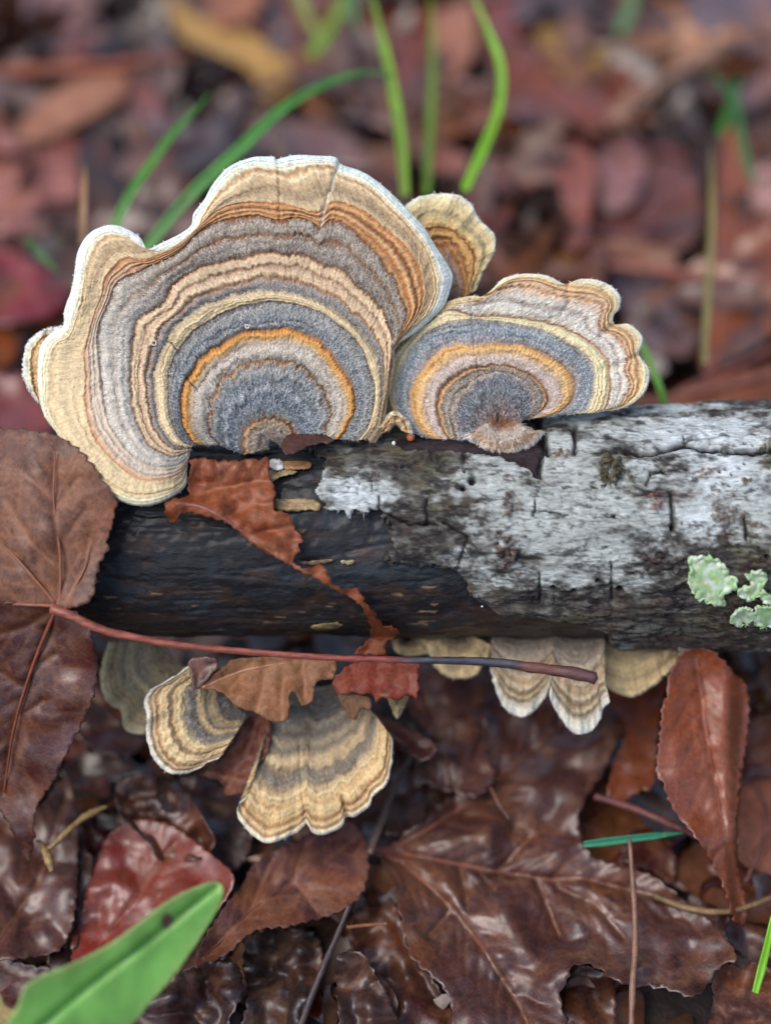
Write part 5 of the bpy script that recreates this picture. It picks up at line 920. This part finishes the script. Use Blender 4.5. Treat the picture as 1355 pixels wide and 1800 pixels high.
blade('short green grass blade rising from the log behind the right rim of the second fan', [(1172, 730, 27), (1158, 680, 27), (1138, 630, 27.2), (1112, 570, 27.6)], .22, (96, 160, 50), 6)
blade('olive dry grass blade standing left of the large orange brown leaf', [(1236, 640, 29), (1244, 500, 29.5), (1250, 380, 30), (1248, 250, 31)], .26, (130, 120, 66), 7)
blade('green grass blade slanting at the upper right edge', [(1320, 320, 33), (1300, 240, 33.5), (1290, 180, 34), (1240, 120, 35)], .34, (60, 120, 60), 8, .8)
blade('dim green grass tuft blade left of the upper right branch end', [(1262, 240, 34), (1280, 190, 34.4), (1300, 130, 35)], .34, (70, 140, 50), 9, .8)
blade('yellow green blade near the top edge in the upper middle', [(545, 100, 37), (575, 60, 38), (600, 10, 39), (610, -40, 40)], .5, (130, 170, 40), 10)
blade('pale yellow grass blade crossing at the top, left of the tall blades', [(520, -20, 38), (545, 40, 38), (590, 85, 38)], .45, (140, 160, 60), 11, .9)
blade('dark green blade at the top just left of the widest upright one', [(612, -40, 36), (620, 20, 36), (632, 60, 36)], .5, (60, 110, 50), 12)
blade('dim green grass blade at the lower left behind the crimson leaf', [(45, 420, 30), (75, 450, 30), (105, 480, 29.5)], .3, (70, 110, 50), 13, .8)
blade('thin tan grass stem standing behind the left shoulder of the biggest fan', [(145, 430, 28), (148, 360, 28), (150, 290, 28.5)], .2, (170, 130, 90), 14)
blade('teal green grass blade lying horizontally under the right side of the log', [(1025, 1484, 24.5), (1090, 1476, 24.5), (1140, 1470, 24.5), (1200, 1464, 24.6)], .22, (44, 130, 96), 15)
blade('bright lime grass blade near the bottom right edge', [(1326, 1745, 22.5), (1340, 1690, 22.7), (1352, 1640, 23), (1370, 1560, 23.2)], .20, (130, 200, 40), 16)
blade('green grass blade standing in the dark gap at the top right', [(1085, 60, 40), (1105, 20, 41), (1115, -30, 42)], .6, (110, 150, 90), 17)

# ------------------------------------------------------------------ twigs and straws
def twig(label, pts, r, col, name='twig', cat='twig', rough=.3, mul=1.0):
    v, f = tube_arr([P(a, b, c) for a, b, c in pts], r, 8, max(30, len(pts) * 9), rough)
    o = mesh_obj(name, v, f, M_TWIG); setcol(o, col, mul); return tag(o, label, cat)
def gd_(x, y, z): return (x, y, float(depth_z(x, y, GZ + z)))
twig('thick tan branch slanting at the top right corner', [gd_(1085, 215, 1.2), gd_(1150, 160, 1.4), gd_(1240, 105, 1.4), gd_(1400, 30, 1.3)], [.25, .28, .3, .3], (165, 125, 100), 'branch', 'branch')
twig('tan stub standing where the top right branch begins', [gd_(1065, 235, .9), gd_(1100, 190, 1.3), gd_(1130, 150, 1.5)], [.3, .34, .2], (160, 112, 84))
twig('orange brown twig across the upper left background', [gd_(-30, 128, 1.0), gd_(80, 124, 1.1), gd_(180, 118, 1.2), gd_(330, 100, 1.2)], [.2, .22, .2, .14], (165, 85, 55))
twig('rosy straight twig crossing the right background level with the second fan', [gd_(1040, 462, 1.2), gd_(1160, 478, 1.4), gd_(1400, 508, 1.4)], [.12, .13, .12], (165, 95, 80))
twig('light brown twig just above the log at the right edge', [gd_(1120, 712, 1.8), gd_(1240, 685, 1.9), gd_(1400, 650, 1.9)], [.1, .12, .12], (160, 100, 80))
twig('thin twig tilting up behind the twig above the log at right', [gd_(1190, 690, 1.6), gd_(1280, 650, 1.8), gd_(1400, 595, 1.9)], [.07, .08, .08], (140, 80, 66))
twig('thin upright tan stem in front of the huge palmate leaf', [(1106, 1475, 24.3), (1112, 1560, 24.0), (1116, 1650, 23.6), (1111, 1740, 23.2), (1108, 1830, 22.9)], [.035, .05, .055, .055, .055], (150, 110, 88))
twig('dark slender twig in the bottom middle below the maroon serrated leaf', [(615, 1590, 23.9), (590, 1650, 23.7), (560, 1720, 23.4), (522, 1820, 23.0)], [.045, .055, .06, .06], (78, 62, 62))
twig('grey brown twig running up right of the widest cap', [gd_(650, 1500, .9), gd_(672, 1440, .9), gd_(700, 1370, .9), gd_(745, 1300, .8)], [.07, .07, .06, .05], (112, 88, 76))
twig('red brown stem crossing the dark hole left of the curved orange leaf', [gd_(1045, 1400, 1.1), gd_(1110, 1420, 1.1), gd_(1180, 1450, 1.1), gd_(1225, 1470, 1.0)], [.07, .07, .08, .06], (120, 66, 58))
twig('pale horizontal stem beneath the tip of the curved orange leaf', [gd_(1150, 1575, .8), gd_(1215, 1598, .8), gd_(1290, 1600, .8), gd_(1400, 1560, .8)], [.06, .06, .05, .05], (150, 120, 80))
twig('thin brown stem lying on the pinkish tan leaf at right', [gd_(1330, 1380, .5), gd_(1348, 1450, .5), gd_(1310, 1550, .5)], [.04, .04, .04], (130, 80, 66))
twig('short stem on top of the upper arm of the huge palmate leaf', [gd_(862, 1385, 1.2), gd_(878, 1415, 1.2), gd_(895, 1440, 1.2)], [.03, .04, .03], (120, 80, 66))
S1 = twig('pale straw bent in a hook between the brown leaf and black gap at lower left', [gd_(188, 1417, 1.6), gd_(150, 1435, 1.6), (115, 1465, float(depth_z(115, 1465, GZ + 1.6))), gd_(85, 1492, 1.5), gd_(72, 1480, 1.5), gd_(64, 1478, 1.5)], [.03, .075, .05, .06, .05, .02], (170, 140, 84), 'straw', 'straw')
twig('frayed pale straw end below the hooked straw at lower left', [gd_(78, 1490, 1.5), gd_(86, 1510, 1.5), gd_(92, 1532, 1.45)], [.06, .09, .05], (165, 135, 84), 'straw', 'straw')
twig('thin orange stem at the bottom below the maroon serrated leaf', [gd_(610, 1630, .7), gd_(645, 1626, .8), gd_(680, 1624, .8)], [.03, .035, .03], (160, 100, 62))

# ------------------------------------------------------------------ leaf litter that fills the ground
def proto_outline(kind, rs):
    if kind == 'oval':
        t = np.linspace(0, 1, 14); w = 0.30 * np.sin(math.pi * t**0.85) * (1 + .08 * rs.normal()); y = t - .5
        up = np.stack([w, y], 1); dn = np.stack([-w[::-1], y[::-1]], 1); return np.vstack([up, dn[1:-1]]), [[(0, -.5), (0, .5)]] + [[(0, -.3 + .16 * k), (s_ * .22, -.14 + .16 * k)] for k in range(4) for s_ in (-1, 1)]
    if kind == 'narrow':
        t = np.linspace(0, 1, 14); w = 0.13 * np.sin(math.pi * t); y = t - .5
        return np.vstack([np.stack([w, y], 1), np.stack([-w[::-1], y[::-1]], 1)[1:-1]]), [[(0, -.5), (0, .5)]]
    if kind == 'star':
        pts = []; vs = []
        for k in range(5):
            a = math.radians(-20 + 55 * k); 
            L = (.42, .5, .58, .5, .42)[k] * (1 + .1 * rs.normal())
            pts += [(.14 * math.cos(a - .48), .14 * math.sin(a - .48) - .1), (.62 * L * math.cos(a - .2), .62 * L * math.sin(a - .2) - .1), (L * math.cos(a), L * math.sin(a) - .1), (.62 * L * math.cos(a + .2), .62 * L * math.sin(a + .2) - .1)]
            vs.append([(0, -.12), (L * .9 * math.cos(a), L * .9 * math.sin(a) - .1)])
        pts += [(-.12, -.12), (0, -.16), (.12, -.13)]
        return np.array(pts), vs
    t = np.linspace(0, 1, 26); w = (.2 + .10 * np.cos(t * 26)) * np.sin(math.pi * t**.8)**.7; y = t - .5
    return np.vstack([np.stack([w, y], 1), np.stack([-w[::-1], y[::-1]], 1)[1:-1]]), [[(0, -.5), (0, .5)]]
PROTO = []
for i, kind in enumerate(['oval', 'star', 'oval', 'lobed', 'narrow', 'oval', 'star', 'oval', 'lobed', 'star']):
    rs = np.random.RandomState(100 + i); ol, vs = proto_outline(kind, rs); ol = jag(ol, .03, .012 if kind != 'lobed' else .004, rs)
    V, F = cdt_mesh(ol, .055, rs); X, Y = V[:, 0], V[:, 1]; vd = sharp_veins(X, Y, vs, 1); ed = seg_dist(X, Y, ol, True)
    z = .05 * fbm(X * 2.2, Y * 2.2, i, 3) + rs.uniform(-.25, .35) * X * X * 2 + rs.uniform(-.3, .3) * Y * Y + .03 * np.exp(-ed / .05) * perlin(X * 4, Y * 4, i) - .018 * np.exp(-(vd / .02)**2)
    me_o = mesh_obj('fallen_leaf', np.stack([X, Y, z], 1) , F, M_WET, attrs={'vein': np.exp(-(vd / .012)**2), 'edge': np.exp(-ed / .02), 'spot': 0 * X}, org=(0, 0, 0))
    PROTO.append((kind, me_o.data)); bpy.data.objects.remove(me_o)
PAL = [((108, 56, 38), 'reddish brown'), ((142, 86, 54), 'chestnut brown'), ((72, 42, 32), 'dark brown'), ((172, 122, 88), 'tan brown'), ((122, 88, 82), 'mauve brown'), ((112, 38, 28), 'brick red'), ((46, 28, 25), 'blackish brown'), ((112, 98, 98), 'greyish'), ((150, 76, 36), 'orange brown')]
PROWS = np.linspace(0, 1, 1)
SH = {'oval': 'oval', 'star': 'star shaped', 'lobed': 'wavy edged', 'narrow': 'narrow'}
rs = random.Random(5)
ANCH = [(430, 100, 'the ochre yellow leaf'), (130, 185, 'the peach brown leaf'), (70, 300, 'the big pinkish grey leaf'), (50, 500, 'the crimson leaf'), (30, 50, 'the mauve corner leaf'), (125, 75, 'the round orange brown leaf'), (255, 200, 'the dusky pink leaf'), (560, 130, 'the tan brown leaf'),
 (365, 240, 'the slate grey leaf'), (690, 170, 'the wide pale mauve leaf'), (490, 50, 'the bluish grey leaf'), (620, 80, 'the red brown top leaf'), (560, 250, 'the top rim of the biggest fan'), (150, 380, 'the thin tan stem'), (1000, 170, 'the v shaped leaf'), (1015, 110, 'the olive yellow leaf'), (1095, 300, 'the rounded mauve pink leaf'),
 (960, 340, 'the long pinkish red leaf'), (1300, 450, 'the large orange brown leaf'), (1250, 70, 'the bluish mauve corner leaf'), (1170, 560, 'the grey mauve leaf'), (1150, 370, 'the rosy edged brown leaf'), (940, 400, 'the pale lavender leaf'), (860, 390, 'the small tan cap'), (800, 80, 'the peach leaf'), (900, 20, 'the rosy red top leaf'), (975, 465, 'the yellow orange strip'),
 (1280, 690, 'the copper leaf'), (720, 200, 'the tall bright blades'), (1240, 480, 'the olive dry blade'), (1210, 120, 'the slanting branch'), (900, 1450, 'the huge palmate leaf'), (1230, 1350, 'the curved orange leaf'), (420, 1580, 'the maroon serrated leaf'), (230, 1560, 'the bright red leaf'), (70, 1560, 'the broad wet brown leaf'), (290, 1440, 'the curled brown leaf'),
 (560, 1380, 'the widest hanging cap'), (310, 1280, 'the bluish rimmed cap'), (80, 1250, 'the dark red lobe'), (130, 1700, 'the green leaf'), (300, 1720, 'the crumpled glossy leaf'), (620, 1720, 'the rolled brown leaf'), (1060, 1760, 'the notch of the palmate leaf'), (1290, 1740, 'the grey brown crumpled leaf'), (1320, 1430, 'the pinkish tan leaf'), (1110, 1475, 'the teal grass blade'), (1110, 1650, 'the upright tan stem'), (560, 1720, 'the dark slender twig')]
SEEN = {}
def litter_leaf(x, y, z, size, where, tiltmax=.5, mulr=(.4, 1.8)):
    pi_ = rs.randrange(len(PROTO)); pi_ = {0: 1, 2: 6, 5: 9, 7: 3}.get(pi_, pi_) if mulr[1] > 2 else pi_
    kind, me = PROTO[pi_]; c, cn = PAL[min(len(PAL) - 1, int(rs.random()**1.15 * len(PAL)))]
    o = bpy.data.objects.new('fallen_leaf', me); scene.collection.objects.link(o)
    o.location = (x, y, z); o.scale = (size, size, size * rs.uniform(.7, 1.3)); o.rotation_euler = (rs.gauss(0, tiltmax * .55), rs.gauss(0, tiltmax * .55), rs.uniform(0, 6.28))
    k = rs.uniform(*mulr); setcol(o, c, k)
    a_, b_, _ = proj(np.array([x, y, z]))
    for ax, ay, an in sorted(ANCH, key=lambda t: (t[0] - a_)**2 + (t[1] - b_)**2):
        dx, dy = a_ - ax, b_ - ay
        rel = ('right of' if dx > 0 else 'left of') if abs(dx) > abs(dy) else ('below' if dy > 0 else 'above')
        lab = '%s%s %s litter leaf %s %s' % ('small ' if size < 3 else 'large ' if size > 4.4 else '', cn, SH[kind], rel, an)
        if lab not in SEEN: break
    SEEN[lab] = 1
    tag(o, lab, 'leaf', 'fallen leaves in the litter ' + ('behind the log' if b_ < 900 else 'below the log')); return o
cnt = 0
for layer, (n, zoff) in enumerate(((95, -.25), (75, .12))):
    for i in range(n):
        py = 700 - 760 * (i + rs.random()) / n; pxx_ = rs.uniform(-120, 1475)
        d = float(depth_z(pxx_, py, GZ + zoff)); p = P(pxx_, py, d)
        zone = ('in the blurred litter behind the log on the left', 'in the blurred litter behind the log in the middle', 'in the blurred litter behind the log on the right')[min(2, max(0, int(pxx_ / 452)))]
        if py < 350: zone = zone.replace('in the blurred litter behind the log', 'far back in the blurred litter')
        litter_leaf(p[0], p[1], p[2] + rs.uniform(-.1, .25), rs.uniform(2.6, 5.2), zone); cnt += 1
rs = random.Random(77)
for i in range(60):
    py = 640 - 680 * (i + rs.random()) / 60; pxx_ = rs.uniform(-60, 1415)
    p = P(pxx_, py, float(depth_z(pxx_, py, GZ + rs.uniform(.7, 1.3)))); litter_leaf(p[0], p[1], p[2], rs.uniform(3.4, 6.6), '', .7, (.5, 3.0)); cnt += 1
for i in range(26):
    py = 1180 + 640 * (i + rs.random()) / 26; pxx_ = rs.uniform(-40, 1400)
    if 640 < pxx_ < 1290 and 1290 < py < 1760: continue
    if pxx_ < 700 and py < 1720: continue
    p = P(pxx_, py, float(depth_z(pxx_, py, GZ + rs.uniform(.3, .8)))); litter_leaf(p[0], p[1], p[2], rs.uniform(.9, 1.9), '', .6)
for i in range(85):
    py = 1000 + 860 * (i + rs.random()) / 85; pxx_ = rs.uniform(-120, 1475)
    p = P(pxx_, py, float(depth_z(pxx_, py, GZ - .15)))
    zone = 'beneath the traced leaves %s' % ('at lower left', 'at bottom centre', 'at lower right')[min(2, max(0, int(pxx_ / 452)))]
    zone = zone.replace('beneath the traced leaves', 'under the leaf layer below the log')
    litter_leaf(p[0], p[1], p[2] + rs.uniform(-.2, .1), rs.uniform(2.2, 4.2), zone, .35)
# scraps and crumbs too many to count, all over the ground and out past the frame
sv, sf, scx = [], [], []
r3 = np.random.RandomState(9); base_i = 0; srcs = []
for kind, me in PROTO[:6]:
    n_ = len(me.vertices); co = np.zeros(n_ * 3, np.float32); me.vertices.foreach_get('co', co); co = co.reshape(-1, 3)
    rs2 = np.random.RandomState(len(srcs)); ol, _ = proto_outline(kind, rs2); V, F = cdt_mesh(catmull(ol, 22, True), .16, rs2)
    srcs.append((np.stack([V[:, 0], V[:, 1], .08 * perlin(V[:, 0] * 2, V[:, 1] * 2, len(srcs)) + .3 * V[:, 0]**2], 1), np.array(F)))
palc = np.array([lin(c) for c, _ in PAL])
def scatter(n, xr, yr, smin, smax, zr):
    global base_i
    for i in range(n):
        S_, Fm = srcs[r3.randint(len(srcs))]; x = r3.uniform(*xr); y = r3.uniform(*yr)
        a, b, c = r3.normal() * .4, r3.normal() * .4, r3.uniform(0, 6.28); s_ = r3.uniform(smin, smax)
        ca, sa, cb, sb, cc_, sc = math.cos(a), math.sin(a), math.cos(b), math.sin(b), math.cos(c), math.sin(c)
        Rm = np.array([[cc_, -sc, 0], [sc, cc_, 0], [0, 0, 1]]) @ np.array([[1, 0, 0], [0, ca, -sa], [0, sa, ca]]) @ np.array([[cb, 0, sb], [0, 1, 0], [-sb, 0, cb]])
        sv.append(S_ @ Rm.T * s_ + np.array([x, y, float(ground_h(np.array(x), np.array(y))) + r3.uniform(*zr)])); sf.append(Fm + base_i); base_i += len(S_)
        scx.append(np.tile(palc[r3.randint(len(PAL))] * r3.uniform(.2, .65), (len(S_), 1)))  # palette darkened: shade under the log and between leaves put into scrap colour
scatter(1500, (-34, 34), (-22, 52), 2.0, 4.5, (-.75, -.4)); scatter(1600, (-14, 14), (-8, 34), .5, 1.6, (-.45, .1))
M_LIT = mat_col('litter scraps', .35, 3.0, .5, (1, 1, 1), .4, .5, .5)
o = mesh_obj('leaf_litter', np.vstack(sv), np.vstack(sf), M_LIT, attrs={'Col': np.vstack(scx)}, org=(0, 0, GZ)); tag(o, 'loose layer of small brown leaf scraps covering the soil', 'leaf litter', kind='stuff'); solid(o, .02)
PRUNE = ['fallen_leaf' + ('.%03d' % k if k else '') for k in [1, 2, 3, 4, 5, 6, 8, 9, 11, 13, 15, 16, 17, 18, 19, 20, 21, 22, 23, 24, 26, 27, 29, 33, 34, 35, 38, 39, 42, 43, 44, 45, 46, 49, 51, 58, 66, 70, 72, 74, 79, 82, 84, 85, 86, 87, 89, 90, 91, 92, 93, 94, 95, 96, 97, 98, 100, 101, 102, 103, 105, 107, 108, 109, 111, 113, 115, 116, 118, 119, 120, 123, 124, 126, 127, 129, 130, 146, 158, 163, 164, 165, 166, 167, 168, 169, 170, 171, 172, 173, 174, 175, 177, 180, 183, 187, 191, 194, 198, 232, 234, 235, 236, 237, 238, 239, 240, 241, 243, 245, 249, 256, 261, 262, 265, 267, 268, 272, 278, 279, 280, 284, 285, 288, 290, 291, 299, 300, 306, 309, 311, 314]]
for n_ in PRUNE: bpy.data.objects.remove(bpy.data.objects[n_])      # leaves that nothing of shows
print('litter leaves', cnt, 'scraps verts', base_i)
